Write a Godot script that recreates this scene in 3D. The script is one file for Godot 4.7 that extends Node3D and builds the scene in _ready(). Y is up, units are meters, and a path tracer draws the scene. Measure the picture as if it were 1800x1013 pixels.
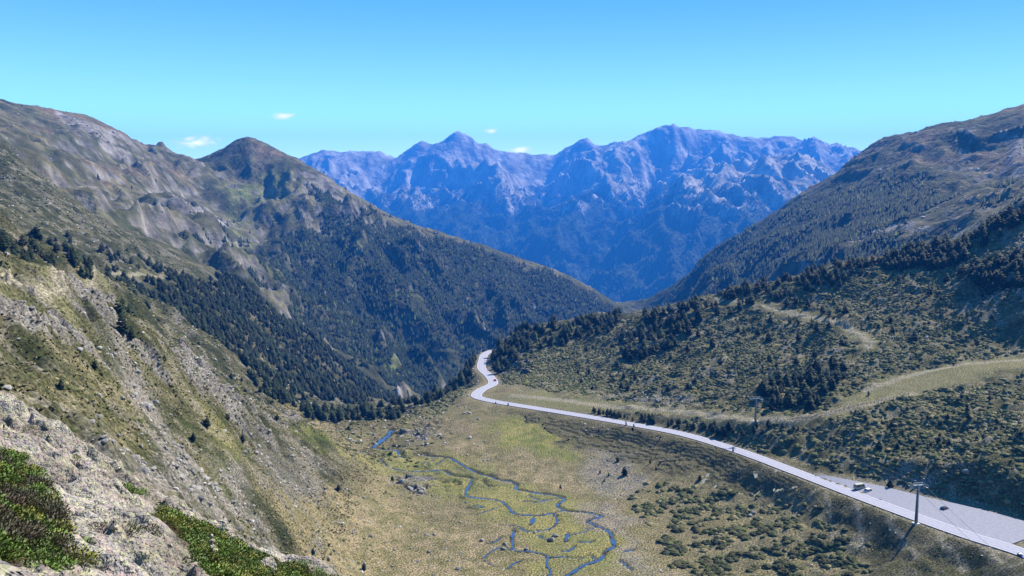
extends Node3D
# A mountain valley seen from a rocky spur. World axes: x to the east of the valley, y up, -z down the valley; metres.
# The camera stands at (0, 150, 0); the wet meadow on the valley floor lies near y = 0.

const SUN_TO := Vector3(0.545, 0.695, -0.47)

# Survey points of the ground, [x, z, y] in a row, from which each sheet of terrain is interpolated.
const SURVEY_VALLEY := [-139,-230,129.5,-135,-240,128.6,-134,-260,121.9,-137,-290,108.8,-139,-320,93.6,-135,-350,81.1,-133,-390,62.4,-129,-420,43.4,-123,-450,24.8,-112,-480,11.4,-115,-190,121.5,-108,-200,114.5,-92,-150,118.2,-83,-150,114,-109,-230,101.2,-84,-175,100.7,-65,-145,98.9,-110,-270,83.4,-89,-215,81.9,-68,-165,88.3,-113,-330,64,-94,-275,62.8,-80,-230,60.7,-99,-320,48.6,-83,-300,33.5,-78,-250,43.9,-88,-375,17.8,-44,-110,98.3,-60,-190,60.7,-73,-310,16.2,-54,-130,94.8,-29,-60,121.8,-39,-70,122.8,-49,-80,124.6,-212,-450,100.7,-231,-600,59.8,-211,-690,8.5,-177,-650,-10.4,-139,-600,-9.8,-360,-600,124.5,-478,-801,153.1,-565,-953,203.6,-374,-700,110.9,-468,-881,144.7,-351,-750,93.1,-342,-849,68.4,-263,-650,52.3,-303,-900,27,-270,-950,-18.7,-231,-1000,-55.1,-181,-950,-77.8,-529,-952,174.3,-486,-951,136.7,-448,-960,107.9,-427,-1000,91.5,-400,-1050,72.4,-355,-1080,36.1,-311,-1100,-9.3,-258,-1120,-47.4,-215,-1130,-89.6,-165,-1150,-132.1,-76,-530,-3,-86,-480,-2.1,-59,-430,-1.6,-33,-475,-0.5,0,-400,0.4,-27,-390,-1.4,-49,-350,1.5,-65,-310,7.2,14,-325,0.3,44,-355,1.9,56,-310,4.2,32,-470,1,29,-420,-1,0,-345,1.1,-26,-315,1.9,-98,-510,-0.8,-49,-515,-2.3,-19,-545,4.1,7,-505,4.2,94,-339,6.2,78,-376,4,130,-311,11.3,154,-276,20.2,139,-284,19.2,127,-333,15.9,114,-365,8.3,76,-310,4.2,105,-300,9,0,-592,7.2,39,-565,9.4,73,-535,13.1,102,-500,19,131,-445,28.7,153,-430,35.5,182,-430,41.5,210,-440,46,242,-445,52.6,272,-445,57.2,183,-455,40.9,226,-475,49.3,258,-475,53.9,286,-468,58.2,159,-385,30.7,185,-360,38.4,207,-335,46.2,193,-310,38.5,139,-405,27.4,227,-330,45.4,299,-440,59.7,203,-395,41.5,180,-405,38.8,120,-590,24.9,138,-680,38.5,49,-720,12.2,44,-650,7.7,14,-690,3.7,105,-780,32.8,175,-600,43.4,197,-680,57.1,219,-540,54.1,258,-640,71.2,283,-560,69.7,321,-640,92.9,303,-500,78.3,343,-570,106.8,173,-510,38.3,360,-540,119.9,87,-640,18.7,199,-555,43.8,288,-500,61.2,-18,-880,-13.6,0,-880,-5.1,29,-870,7.4,58,-860,17.8,106,-830,28.1,145,-800,42.3,176,-770,54.2,214,-740,68.9,251,-720,81.8,300,-700,96,341,-690,106.9,366,-670,119.3,383,-641,135.5,412,-621,152.4,-130,-560,-1.9,-96,-560,-4.6,-66,-600,-7.3,-44,-650,-6.8,-35,-735,-8.4,-37,-680,-8.3,-107,-793,-65,-148,-735,-50,-57,-848,-65,-32,-949,-85,-198,-980,-120,-105,-1045,-140,-198,-775,-35,0,-980,-100,64,-958,-55,124,-922,-40,200,-877,-20,287,-853,5,356,-827,25,434,-788,45,480,-714,70,0,-1150,-180,153,-1140,-170,298,-1111,-150,411,-1020,-90,559,-924,-50,-135,-211,135,-323,-506,130,-238,-322,170,-535,-724,210,-586,-919,210,-631,-1044,110,-551,-1066,80,-482,-1121,45,-397,-1206,-50,-285,-1248,-130,-182,-1287,-180,-167,-296,102,-166,-353,84,-154,-402,50,-145,-479,12,-22,-33,136,-56,-83,128,-21,-34,132,-15,-37,124,-9,-44,116,-8,-13,138,-6,-14,136,0,-15,134,0,-60,90,19,-57,90,0,-150,40,48,-142,40,93,-154,40,0,-250,10,65,-241,12,-30,-147,75,-21,-77,105,139,-208,38]
const SURVEY_MOUNTAINS := [-739,-2388,299.7,-783,-2374,274.2,-691,-2382,280.8,-837,-2303,223.8,-812,-2343,248.1,-654,-2361,261.2,-570,-2331,220.2,-487,-2299,170.9,-392,-2266,110.8,-301,-2260,58.5,-212,-2270,26.3,-77,-2299,-13.7,79,-2349,-64.5,193,-2392,-116.9,295,-2432,-170.8,383,-2470,-221.2,-550,-2182,158.4,-438,-2054,62.7,-342,-1970,13.7,-259,-1933,-35.6,-178,-1892,-82.8,-75,-1848,-146.7,0,-1850,-197.6,-658,-2204,158.5,-708,-2136,158.2,-627,-2004,91.5,-664,-1992,65.3,-530,-1720,-3.6,-421,-1564,-42.5,-349,-1521,-70.2,-276,-1454,-108.3,-191,-1407,-158.1,-540,-1926,42.5,-434,-1798,-10.6,-346,-1715,-72.8,-264,-1629,-128.1,-252,-1428,-157.7,-178,-1640,-186.5,-120,-1776,-189.8,-232,-2168,0,-87,-2148,-85.3,59,-2199,-165.5,0,-2050,-158,-1118,-1895,342.3,-1081,-1973,337.6,-1080,-2031,335.2,-1027,-2114,327.7,-949,-2150,284.8,-896,-2226,246.1,-1177,-1799,367.3,-1262,-1679,363.5,-816,-1376,236.3,-887,-1680,233.5,-798,-1724,190.6,-739,-1858,157.1,-682,-1336,155.1,-596,-1377,109.8,-568,-1549,84.2,-491,-1470,48.3,-520,-1300,77.4,-549,-1178,111.7,-586,-1104,157.9,-445,-1327,27,-395,-1395,-40.7,-318,-1384,-76.9,-770,-1170,230.9,-761,-1054,243.4,-900,-1897,256.6,-816,-1989,196.8,439,-2563,-161.9,555,-2438,-38.3,675,-2355,60.9,783,-2269,142.3,885,-2231,223,957,-2201,275.1,1029,-2113,301.7,1091,-2025,315,1150,-1992,338.1,1169,-1981,342.1,1233,-1882,353.1,1323,-1757,345.3,505,-1884,-18.2,555,-1660,35.2,456,-1999,-68.9,631,-1578,82.9,800,-1723,156.6,889,-1679,189.5,921,-1547,186.4,577,-1330,80.2,636,-1191,91.5,642,-1072,118.7,576,-1439,69.7,493,-1470,13.8,718,-1084,161.3,848,-1114,176.2,941,-1877,243.3,704,-1925,106.5,1028,-1773,249.7,634,-1359,92.2,618,-2059,35.1,-166,-1239,-195,-47,-1399,-240,107,-1596,-270,240,-1784,-280,296,-1470,-210,376,-1244,-150,449,-1113,-90,521,-969,-40,558,-830,-10,673,-870,30,-903,-2861,90,-1005,-2720,30,-700,-2814,0,-373,-2775,-110,0,-2900,-250,360,-2978,-300,687,-2920,-250,939,-2796,-100,1255,-2670,0,1501,-2482,50,1773,-2295,50,-1449,-2396,110,-1291,-2597,90,-1100,-2683,40,-1664,-2252,110,0,-1900,-305,141,-2095,-300,351,-2273,-290,0,-1200,-250,-227,-1127,-180,-298,-1111,-110,-366,-1090,-50,-468,-995,30,-543,-899,90,-594,-804,130,480,-2860,-310]
const SURVEY_RANGE := [-4430,-11152,339.4,-3586,-11294,415.9,-3130,-11274,489.3,-2743,-11220,539,-2529,-11270,651.2,-2244,-11330,624.3,-1953,-11384,671.1,-1733,-11419,642.9,-1587,-11440,554.2,-1381,-11316,653.2,-1210,-11336,787,-1048,-11352,699.2,-893,-11290,784.4,-739,-11226,904.8,-555,-11236,781.4,-371,-11244,672,-75,-11400,627.2,153,-11549,595.7,457,-11541,572.8,647,-11532,632.7,835,-11520,752.4,948,-11511,841.8,1137,-11494,736.1,1436,-11460,704.5,1563,-11292,784.6,1756,-11112,868.4,1967,-11077,966.7,2179,-11037,892.1,2560,-11109,860.9,2943,-11169,828.5,3326,-11217,809.6,3605,-11288,857.7,3776,-11232,766.6,4040,-11140,732.5,4361,-11018,683.1,4457,-10980,624,4979,-10753,403.2,5808,-10329,393.2,-2286,-10632,400.3,-1871,-9722,91.2,-1478,-8878,-168.2,-977,-8116,-411.6,-761,-10472,499.4,-793,-9567,186.7,-762,-8817,-49.1,-544,-8157,-305.4,-201,-7497,-469.3,-205,-10348,393.6,-64,-9600,186.8,174,-8698,-75.2,321,-8019,-297.6,843,-10617,400,608,-10182,189.1,1576,-10381,564.2,1239,-9595,300.4,1003,-9170,185.2,757,-8441,-12.7,472,-7861,-210.2,292,-7269,-401.7,2694,-10459,533.1,2186,-10347,562.8,1838,-9575,312.6,-1709,-10740,191.2,-1364,-10260,-81.7,-1123,-10591,190.6,-503,-10863,334.5,-370,-10118,-78.5,438,-11016,192.3,410,-10267,-81.8,696,-9500,-253.7,1718,-10358,121.5,1749,-9744,-70,1386,-9044,-234.4,977,-8116,-411.6,2420,-10756,368,2877,-10098,255.2,3289,-10366,462,3606,-10498,534.6,0,-8850,-344,2337,-8224,408.3,2116,-8207,386.2,1912,-8025,296.8,2587,-8149,368.6,2734,-7942,274.5,2871,-7734,179.7,1699,-7766,169.6,1509,-7576,79.2,1326,-7382,-41.1,1080,-7043,-196.2,851,-6696,-358.2,1789,-7283,81.9,2064,-6898,-5.8,1567,-6720,-135.6,1187,-6340,-288.7,2448,-7089,83.7,1665,-6231,-239.5,706,-6562,-657.6,-1785,-9585,-66.4,-2309,-10243,189.3,849,-6318,-542.1,686,-7318,-503.6,-1056,-7880,-553.8,-402,-7489,-569.4,880,-5935,-661,97,-7199,-541.5,-3585,-12704,-150,-2271,-13003,-75,-875,-13021,75,885,-13170,0,2329,-12840,75,4136,-12693,75,5681,-12081,0,-4935,-12243,-150,-1185,-5882,-630,0,-6000,-660,894,-5325,-690,1815,-5403,-480,-2524,-6260,-300,-3645,-9043,-75,3196,-5946,-225,4616,-8588,-75,-2605,-8615,-300,-3039,-10051,-150,-899,-6690,-630,3302,-7561,-180,4469,-9502,-90,-889,-4411,-690,302,-4490,-720,1168,-4346,-570,-1682,-4174,-450,2130,-3964,-300,-4971,-9249,0,6053,-8580,0,-6036,-11231,0,7350,-10418,0,-2841,-5285,-300,3459,-4903,-225]
const SURVEY_SPUR := [-17.77,-28.98,143.05,-14.94,-26.02,142.98,-12.62,-23.87,142.57,-10.56,-21.55,142.37,-8.62,-19.15,142.67,-6.93,-16.61,142.93,-5.60,-14.45,143.21,-13.65,-22.13,143.61,-8.97,-14.44,144.91,-6.10,-9.75,145.86,-5.06,-8.04,146.22,-9.18,-16.63,144.14,-6.56,-11.80,144.99,-5.37,-9.60,145.49,-6.56,-13.49,144.28,-5.49,-11.23,144.72,-5.57,-12.85,143.96,-11.99,-20.79,143.56,-8.98,-17.31,143.53,-10.29,-26.04,139.80,-10.64,-24.82,140.72,-8.56,-25.61,138.86,-6.99,-25.04,138.41,-5.75,-27.40,137.12,-6.66,-18.33,141.38,-7.48,-23.85,139.27,-9.50,-25.81,139.33,-11.33,-24.51,141.28,-19.20,-26.84,143.56,-9.39,-12.96,145.43,-5.32,-7.26,146.59,-22.77,-37.65,136.00,-19.66,-34.84,136.00,-17.00,-32.86,136.00,-15.50,-32.49,135.50,-13.84,-33.23,134.00,-12.87,-33.62,133.00,-10.74,-33.31,132.00,-7.11,-35.29,128.00,-4.53,-33.70,127.00,-1.55,-2.57,148.30,-1.28,-2.71,148.10,-1.04,-3.86,147.40,0.00,-4.00,146.50,-2.99,-7.42,145.50,-3.11,-11.59,143.00,-2.66,-19.82,137.00,0.00,-25.00,132.00,-1.78,-2.41,148.50,0.00,-10.00,142.00,1.98,-9.80,141.00,-24.96,-33.78,138.00]
const ROAD := [173.8,30.5,-259.4,173.0,28.5,-276.0,163.9,27.0,-294.9,155.1,25.5,-316.0,144.1,23.0,-347.7,131.9,20.5,-382.9,116.2,18.0,-423.1,95.4,15.0,-464.2,69.6,12.0,-496.1,36.3,9.0,-530.9,0.0,6.0,-566.0,-15.9,4.5,-583.1,-25.4,3.0,-600.9,-23.4,1.7,-625.7,-15.1,0.0,-654.0,-17.8,-2.0,-687.7,-26.5,-5.0,-735.8,-27.7,-8.0,-786.1,-26.8,-12.0,-840.5,-20.2,-15.0,-874.8]
const PARKING_EDGE := [139.9,21.8,-375.9,150.1,23.4,-362.9,159.6,24.8,-350.3,167.6,26.0,-336.8,178.4,27.2,-322.3,185.5,28.0,-311.4,189.7,28.5,-303.9,196.8,29.0,-295.2]
# Streams: [half width, [x, z, ...]]
const STREAMS := [[3.2, [-77.5,-536.4,-77.8,-525.3,-79.7,-516.9,-82,-506.4,-83.3,-497.1]],
	[1.7, [-83.3,-497.1,-79.3,-495.7,-68.9,-494.2,-64.1,-480.7,-55.1,-482.9,-44.2,-476,-35.7,-471.7,-30.1,-465,-24.8,-456.3,-18.5,-448.6,-10.7,-441.9,-7.9,-437.9,-3,-436,2.4,-429,2.3,-421,8.6,-415.9,14.8,-412.7,20.9,-409.5,25.7,-404.2,21.8,-394.4,25.4,-386.2,33.7,-383.5,40.6,-377.8,34.4,-373.4,37,-368.1,42.4,-359.5,43,-351.4,42.8,-343.3,38.9,-338.8,35.8,-331.1,29,-326.7,24.2,-321.1,21.1,-317.3,17.3,-308.5]],
	[1.2, [-66.8,-481.4,-75.1,-479.1,-74.4,-468.1,-67.6,-455,-61.3,-451.9,-51.8,-453,-39.1,-454.3,-32,-445.9,-23.2,-442.4,-21.5,-439.5,-23.2,-425.4,-22.9,-414.4,-17,-409.6,-6.4,-402.9,-1.9,-393,1.3,-384,7.1,-381.9,13,-381.8,18.9,-383.5,23.8,-386.3]],
	[1, [18.9,-383.5,20.7,-373.4,15.4,-363.7,6.8,-361.9,4.6,-365,1.3,-369,-5.9,-370]],
	[1.6, [10,-378.9,9.4,-374.9,8.5,-369.9]],
	[1.5, [1.3,-365,0.2,-357,0,-351]],
	[0.8, [0.2,-352,1.2,-342,7.8,-340.9,14.3,-336.7,14,-328.7,15.3,-322.6,13.2,-314.7]],
	[1.6, [24.7,-359.2,23.6,-354.2,22.9,-350.3]],
	[0.9, [25.6,-357.1,29.9,-358.8,34.1,-361.4]],
	[0.8, [28.5,-349.8,31.5,-348.6,35.3,-350.2]],
	[1.2, [-18.2,-398.6,-15.6,-396.7,-13.1,-393.8]],
	[0.7, [-42.3,-448,-40.7,-447.2]],
	[0.7, [-29.8,-432,-28.8,-430]],
	[1.3, [-86.5,-447.7,-87.1,-478.1,-82.1,-478]],
	[1.2, [-87.8,-484.1,-83.6,-482.8]],
	[1.1, [46.6,-337.8,49,-338.5,51.2,-339.2]],
	[0.8, [15.2,-335.7,21,-335.3,25.5,-333,30.2,-333.6]],
	[0.6, [-49.7,-466.4,-46.7,-468.7,-44.8,-471.9]],
	[0.5, [-43,-463,-40.2,-467.3,-38.2,-471.5]],
	[0.6, [1.2,-342,-4.8,-345,-9.5,-339.9,-11.6,-332.8,-6.8,-326.9]],
	[0.7, [38.1,-366,35.3,-363.3,31.6,-364.6]],
	[0.7, [8.5,-410.9,11.2,-404.8,15.3,-401.7]],
	[0.8, [26.4,-345,23.8,-341.2,20.2,-340.4]],
	[0.7, [-4.9,-356,-7.3,-351.9,-11,-349.8]],
	[0.7, [4.6,-333,1.2,-330,-2.3,-324]],
	[0.8, [31.7,-336.5,33.6,-332.3,34.3,-328.2]],
	[0.6, [-53.3,-470,-48.8,-466.5,-45.7,-460.7]],
	[0.6, [-15,-433.7,-11.8,-427.8,-7.4,-426.9]],
	[0.6, [11.2,-357.8,13.5,-353.7,16.6,-351.6]],
	[0.7, [43.6,-329.1,45.1,-322.9,47,-317.5]],
	[0.5, [-38.6,-437.3,-34.4,-433.6,-30,-435]],
	[0.5, [-16,-385.7,-11.3,-389.8,-5.5,-394]],
	[0.8, [5.5,-401,12.4,-398.8,18.1,-403.6,23.8,-405.3]]]
# Ground cover: [kind, strength, outline x, z, ...]
const COVER := [["heath", 1, [-10,-729,53,-792,170,-742,296,-690,375,-626,413,-592,200,-275,184,-295,168,-324,142,-376,119,-434,86,-502,56,-543,24,-594,-9,-656]],
	["heath", 0.8, [64,-424,94,-402,112,-378,128,-357,133,-317,131,-283,61,-310,65,-360,55,-397]],
	["heath", 0.45, [-130,-560,-151,-852,-73,-673,-37,-779,-24,-706,-33,-604,-54,-559,-98,-548]],
	["heath", 0.55, [-130,-336,-181,-556,-114,-416,-104,-304,-105,-237,-106,-201,-119,-251]],
	["heath", 0.7, [-103,-189,-107,-226,-95,-215,-81,-167,-77,-142,-80,-137]],
	["bank", 1, [0,-550,35,-516,66,-483,92,-449,114,-413,129,-375,135,-361,113,-381,96,-400,75,-436,45,-471,21,-502]],
	["bank", 0.35, [135,-361,144,-329,152,-304,162,-283,167,-269,155,-277,131,-283,133,-317]],
	["bank", 0.5, [122,-412,136,-396,150,-363,139,-375,126,-407]],
	["green", 1, [-18,-540,11,-531,27,-490,40,-467,19,-466,-7,-487]],
	["green", 0.7, [-126,-511,-103,-470,-94,-471,-93,-410,-102,-401]],
	["green", 0.75, [-81,-494,-33,-476,0,-441,28,-402,45,-343,54,-311,11,-319,7,-346,-5,-366,-25,-407,-61,-439,-81,-452]],
	["green", 0.9, [-8,-602,24,-590,54,-563,70,-538,51,-534,23,-553,-4,-575]],
	["green", 0.75, [164,-430,177,-440,192,-448,219,-460,241,-467,262,-470,284,-466,312,-438,301,-423,269,-439,245,-439,225,-440,209,-438,192,-434,172,-427]],
	["green", 0.5, [-102,-286,-99,-320,-90,-272,-97,-247]],
	["green", 0.6, [-231,-1001,-185,-847,-200,-817,-244,-859]],
	["bare", 1, [161,-430,178,-443,193,-449,220,-462,242,-469,263,-473,285,-468,313,-440,300,-421,268,-438,244,-437,224,-438,208,-436,192,-432,168,-424]],
	["bare", 1, [-8,-606,24,-594,54,-566,72,-537,51,-532,23,-550,-4,-572]],
	["rock", 1, [-128,-211,-131,-233,-121,-228,-107,-197,-103,-169]],
	["rock", 0.9, [-130,-276,-122,-281,-131,-345,-117,-286,-117,-254,-122,-242,-131,-243,-212,-426]],
	["rock", 0.8, [-196,-482,-190,-539,-117,-382,-117,-473,-105,-364,-108,-317,-113,-290]],
	["rock", 0.8, [-130,-336,-124,-378,-116,-328,-114,-288]],
	["rock", 1, [308,-580,325,-571,337,-530,318,-497,300,-531]],
	["rock", 1, [208,-364,222,-360,223,-343,205,-332,197,-341]],
	["rock", 0.9, [-10,-729,15,-757,19,-688,0,-653,-11,-670]],
	["rock", 0.9, [-65,-429,-55,-447,-38,-421,-45,-406,-57,-413]],
	["rock", 0.7, [-76,-531,-54,-559,-43,-523,-56,-512]],
	["rock", 1, [91,-706,112,-723,116,-658,89,-621]],
	["scree", 1, [-115,-232,-119,-261,-110,-252,-105,-253,-97,-223,-99,-211,-107,-219]],
	["scree", 0.95, [-74,-143,-97,-247,-91,-274,-86,-271,-61,-153,-62,-141,-67,-140]],
	["scree", 0.6, [28,-402,51,-390,55,-343,61,-310,48,-312,46,-349]],
	["scree", 0.6, [45,-473,66,-454,69,-414,50,-398,38,-426]],
	["scree", 0.5, [-106,-337,-97,-390,-81,-391,-85,-325,-95,-300]],
	["scree", 0.9, [151,-365,161,-355,168,-350,168,-339,157,-346]],
	["scree", 0.9, [177,-348,188,-347,181,-337,174,-340]],
	["scree", 0.8, [351,-619,368,-580,349,-550,342,-589]],
	["scree", 0.7, [309,-599,300,-551,300,-505,295,-508,294,-552]],
	["scree", 0.6, [59,-576,110,-538,121,-493,89,-524,61,-557]],
	["red", 1, [28,-402,51,-390,54,-352,43,-384]],
	["dry", 0.8, [-88,-376,-53,-384,-25,-362,0,-346,-4,-318,-63,-265,-82,-280]],
	["dry", 0.8, [-43,-523,-7,-474,32,-458,40,-417,18,-431,-26,-467]],
	["forest", 0.75, [-342,-850,-345,-1050,-296,-1047,-254,-1103,-162,-1134,-151,-852,-185,-799,-224,-805,-248,-731,-224,-583,-298,-682]],
	["dry", 0.85, [62,-430,95,-403,113,-379,129,-358,133,-317,131,-283,61,-310,62,-360,54,-397]],
	["forest", 0.28, [-238,-396,-374,-700,-366,-843,-328,-856,-247,-564,-217,-421,-142,-236]],
	["forest", 0.5, [-240,-682,-225,-789,-195,-794,-148,-542,-195,-598]],
	["forest", 0.95, [-303,-901,-356,-1020,-381,-1180,-168,-1249,-121,-1124,-137,-970,-200,-877,-239,-847]]]
const COVER_MOUNTAINS := [["forest", 1, [-496,-2197,-298,-2236,0,-2320,293,-2418,385,-2373,233,-2143,-96,-1405,-217,-1225,-303,-1318,-376,-1328,-450,-1460,-529,-1841,-455,-2005]],
	["forest", 0.6, [-545,-1732,-479,-1884,-389,-1815,-375,-1465,-433,-1403]],
	["forest", 0.35, [-586,-1315,-696,-1837,-572,-1820,-441,-1316,-486,-1210]],
	["forest", 1, [428,-2544,662,-2311,741,-2105,752,-1952,825,-1888,852,-1739,751,-1431,652,-1399,596,-1489,537,-1384,490,-1460,430,-1879]],
	["forest", 0.85, [542,-1800,564,-1407,618,-1157,657,-1038,635,-999,586,-1093,516,-1280,467,-1738]],
	["forest", 0.4, [782,-1473,921,-1547,679,-1076,683,-1208]],
	["rock", 0.8, [-425,-2130,-278,-2081,-219,-2044,-290,-1967,-409,-2043]],
	["rock", 0.7, [-207,-1929,-54,-2019,-75,-1838,-214,-1868]],
	["rock", 0.8, [-1027,-1932,-919,-2082,-859,-1859,-968,-1864]],
	["rock", 0.8, [-722,-1675,-709,-1810,-637,-1993,-599,-1795,-573,-1434]],
	["rock", 0.8, [953,-1853,883,-1587,850,-1564,925,-1818]],
	["rock", 0.8, [1024,-1970,1024,-1897,979,-1858]],
	["rock", 0.8, [649,-1299,685,-1226,645,-1179]],
	["rock", 0.8, [1051,-1836,1065,-1702,718,-1141,781,-1309]],
	["rock", 0.7, [620,-1604,642,-1204,629,-1179,568,-1418]],
	["rock", 0.6, [-533,-2369,-386,-2231,-420,-2102,-534,-2237]],
	["rock", 0.9, [-260,-1368,-236,-1445,-233,-1316]],
	["green", 1, [-254,-1442,-213,-1497,-178,-1373,-222,-1305]],
	["green", 0.7, [-702,-1992,-654,-2050,-531,-1724,-397,-1475,-357,-1556,-402,-1420,-463,-1410]],
	["green", 0.7, [-709,-2138,-640,-2247,-489,-2166,-567,-2030,-686,-2065]],
	["green", 0.5, [-395,-1973,-343,-1974,-312,-1858,-358,-1842]]]
const COVER_SPUR := [["heather", [-11.27,-18.25,-10.74,-18.16,-9,-15.82,-8.01,-14.37,-6.91,-12.63,-5.38,-9.88,-5.31,-7.45,-9.99,-14.24]],
	["mat", [-9.57,-22.66,-8.73,-22.46,-9.03,-25.97,-7.83,-24.95,-6.75,-25.42,-4.89,-26.81,-2.98,-26.33,-5.33,-13.91,-7.56,-18.41,-8.99,-20.46]],
	["mat", [-17.18,-28.47,-14.94,-26.02,-14.18,-26.04,-14.25,-26,-15.64,-26.94,-16.63,-27.1]],
	["heather", [-12.36,-22.08,-12.4,-23.59,-11.8,-22.27,-11.1,-19.92]],
	["mat", [-11.22,-23.73,-10.26,-23.18,-9.82,-21.52,-10.32,-21.5]]]
# Groves of pines: [kind, count, least height, greatest height, outline]
const GROVES := [["crest", 150, 6, 12, [-20,-833,54,-805,102,-795,90,-741,50,-744,0,-710,-15,-692]],
	["knoll", 110, 6, 12, [88,-702,115,-741,168,-735,156,-692,121,-636,87,-640]],
	["ridge", 110, 5, 10, [171,-747,249,-714,305,-690,294,-664,234,-670,186,-691]],
	["grove", 130, 7, 13, [300,-690,336,-679,340,-636,324,-612,310,-643,293,-661]],
	["corner", 60, 7, 12, [346,-656,359,-656,377,-629,385,-611,366,-610,343,-619]],
	["crag", 110, 6, 12, [317,-597,329,-585,341,-565,337,-530,312,-515,308,-558]],
	["heath", 110, 3.5, 8.5, [50,-733,164,-717,294,-664,325,-606,302,-497,291,-489,206,-505,135,-494,41,-603]],
	["track", 75, 3, 6, [51,-531,85,-500,123,-448,149,-418,152,-410,120,-439,83,-487,57,-521]],
	["bend", 80, 5, 10, [148,-493,182,-516,200,-509,187,-466,161,-437,145,-442,137,-466]],
	["lip", 170, 5, 10, [-136,-537,-114,-554,-85,-568,-66,-603,-44,-651,-32,-722,-29,-785,-35,-832,-51,-754,-74,-676,-97,-647,-127,-621,-148,-585]],
	["roadcut", 40, 5, 8, [-18,-778,3,-792,15,-757,0,-719,-9,-698]],
	["leftknot", 16, 5, 8, [-133,-277,-192,-428,-126,-286,-120,-263,-122,-254]],
	["leftledge", 26, 3, 6, [-188,-533,-177,-565,-172,-664,-130,-560,-143,-550,-167,-533]],
	["lowbank", 25, 2, 4, [171,-417,209,-408,222,-360,183,-355,163,-382]]]
const LONE_PINES := [58.7,-430,5,57.5,-449.3,3,-104.2,-529.9,3.6,-62.4,-430.5,3,-55.3,-433.5,2.6,24.6,-418.3,2.6,-57.2,-314.8,3.5,-71.3,-292.4,3,-101.2,-276,5,-102.8,-316.7,4,-92.6,-171.6,2.6,-102,-205,2.6,-119,-287.3,3,-182.4,-589.4,4,-99,-317.9,2,50.6,-432,2.4,72.9,-435.9,3,92.3,-405.6,3,188.3,-440.4,2.5,-79.6,-377.7,3.5,-113.6,-402.3,3,-144.6,-535.8,3.5,188.3,-485.8,5,167.7,-378.5,5.5,214,-391.3,5,161,-350.8,4.5,234.6,-409.6,3,-108.1,-316,3,-100,-260.5,3,46.8,-438.5,2,47.5,-425.4,2]
const BOULDERS := [-59.5,-344.9,2.2,-66.4,-341.6,1.8,-37.3,-358.1,2.4,-33.9,-358.4,2,-34.9,-341.2,1.8,-21.2,-322.3,2.6,17.1,-351.6,4,19,-355.5,3,-12.8,-352.8,2.2,-2.9,-348,3,-3.6,-343,2.4,-107.8,-246.5,4,-109.6,-255.5,3,-16,-466.7,2,-13.8,-467.8,1.6,107.6,-365.5,3,105.5,-364,2.4,-48.9,-339.5,1.5,-38.1,-330.8,1.6,-64.9,-360.2,1.5,6,-342.9,2,10,-359.9,2.4,-67,-344.6,1.2,184.8,-335.5,3,131.8,-561.8,2.5,208.6,-593.4,2,260.7,-528.1,3,289.4,-638.5,2,-106.1,-336.7,2.5,-100.2,-289.1,2.6,-98.9,-334.7,3,-96,-296.9,2.5,-99.8,-322.9,2.4,-108.4,-326.5,3,-51.9,-417.8,4,-45.9,-415.5,3.5,-57.4,-426.2,3.5,182.8,-486.8,1.8,169.2,-345.8,2]
const TRACKS := [[3.2, [0,-588,20,-576,38,-561,52,-547,79,-527,102,-499,117,-474,131,-444,147,-430,160,-426,180,-425,207,-434]],
	[2.5, [176,-728,189,-701,203,-669,216,-640,223,-612,230,-577,228,-534,220,-519]],
	[1.2, [130,-440,126,-431,120,-425]],
	[1, [122,-353,131,-357,136,-357]],
	[3, [130,-774,137,-727,150,-729,160,-755]],
	[0.9, [134,-352,129,-329,127,-323]],
	[0.9, [140,-334,137,-322,134,-313]],
	[0.9, [146,-318,145,-305,143,-289]],
	[0.9, [154,-300,154,-286,154,-277]],
	[0.9, [164,-282,163,-271]],
	[1, [171,-329,175,-309]],
	[1, [181,-320,188,-302]],
	[2, [-124,-205,-131,-243,-218,-440,-326,-693,-333,-827]],
	[2.5, [190,-450,221,-464,255,-470,283,-463]]]
const BUSHES := [["heather",-13.47,-22.99,0.5],["mat",-13.73,-25.83,0.35],["heather",-6.82,-13.36,0.4],["heather",-6.01,-12.59,0.5],["heather",-6.4,-13.57,0.6],["heather",-8.22,-17.96,0.55],["heather",-8.41,-18.59,0.45],["heather",-7.17,-16.18,0.5],["heather",-6.8,-15.58,0.45],["mat",-6.34,-12.14,0.4],["heather",-5.87,-10.93,0.5],["heather",-14.28,-24.84,0.5],["mat",-12.66,-23.05,0.4],["heather",-11.02,-20.47,0.5],["heather",-10.95,-21.75,0.4],["mat",-13.32,-22.33,0.5],["mat",-12.05,-20.53,0.5]]
const CLOUDS := [-20.187,3.089,1.186,0.325,-14.894,4.788,0.688,0.172,-1.432,3.957,0.497,0.115,0.529,2.733,0.803,0.191,-20.578,3.255,0.574,0.153]

var rng := RandomNumberGenerator.new()
var taken := {}
var M := {}

# ------------------------------------------------------------------ grids

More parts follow.
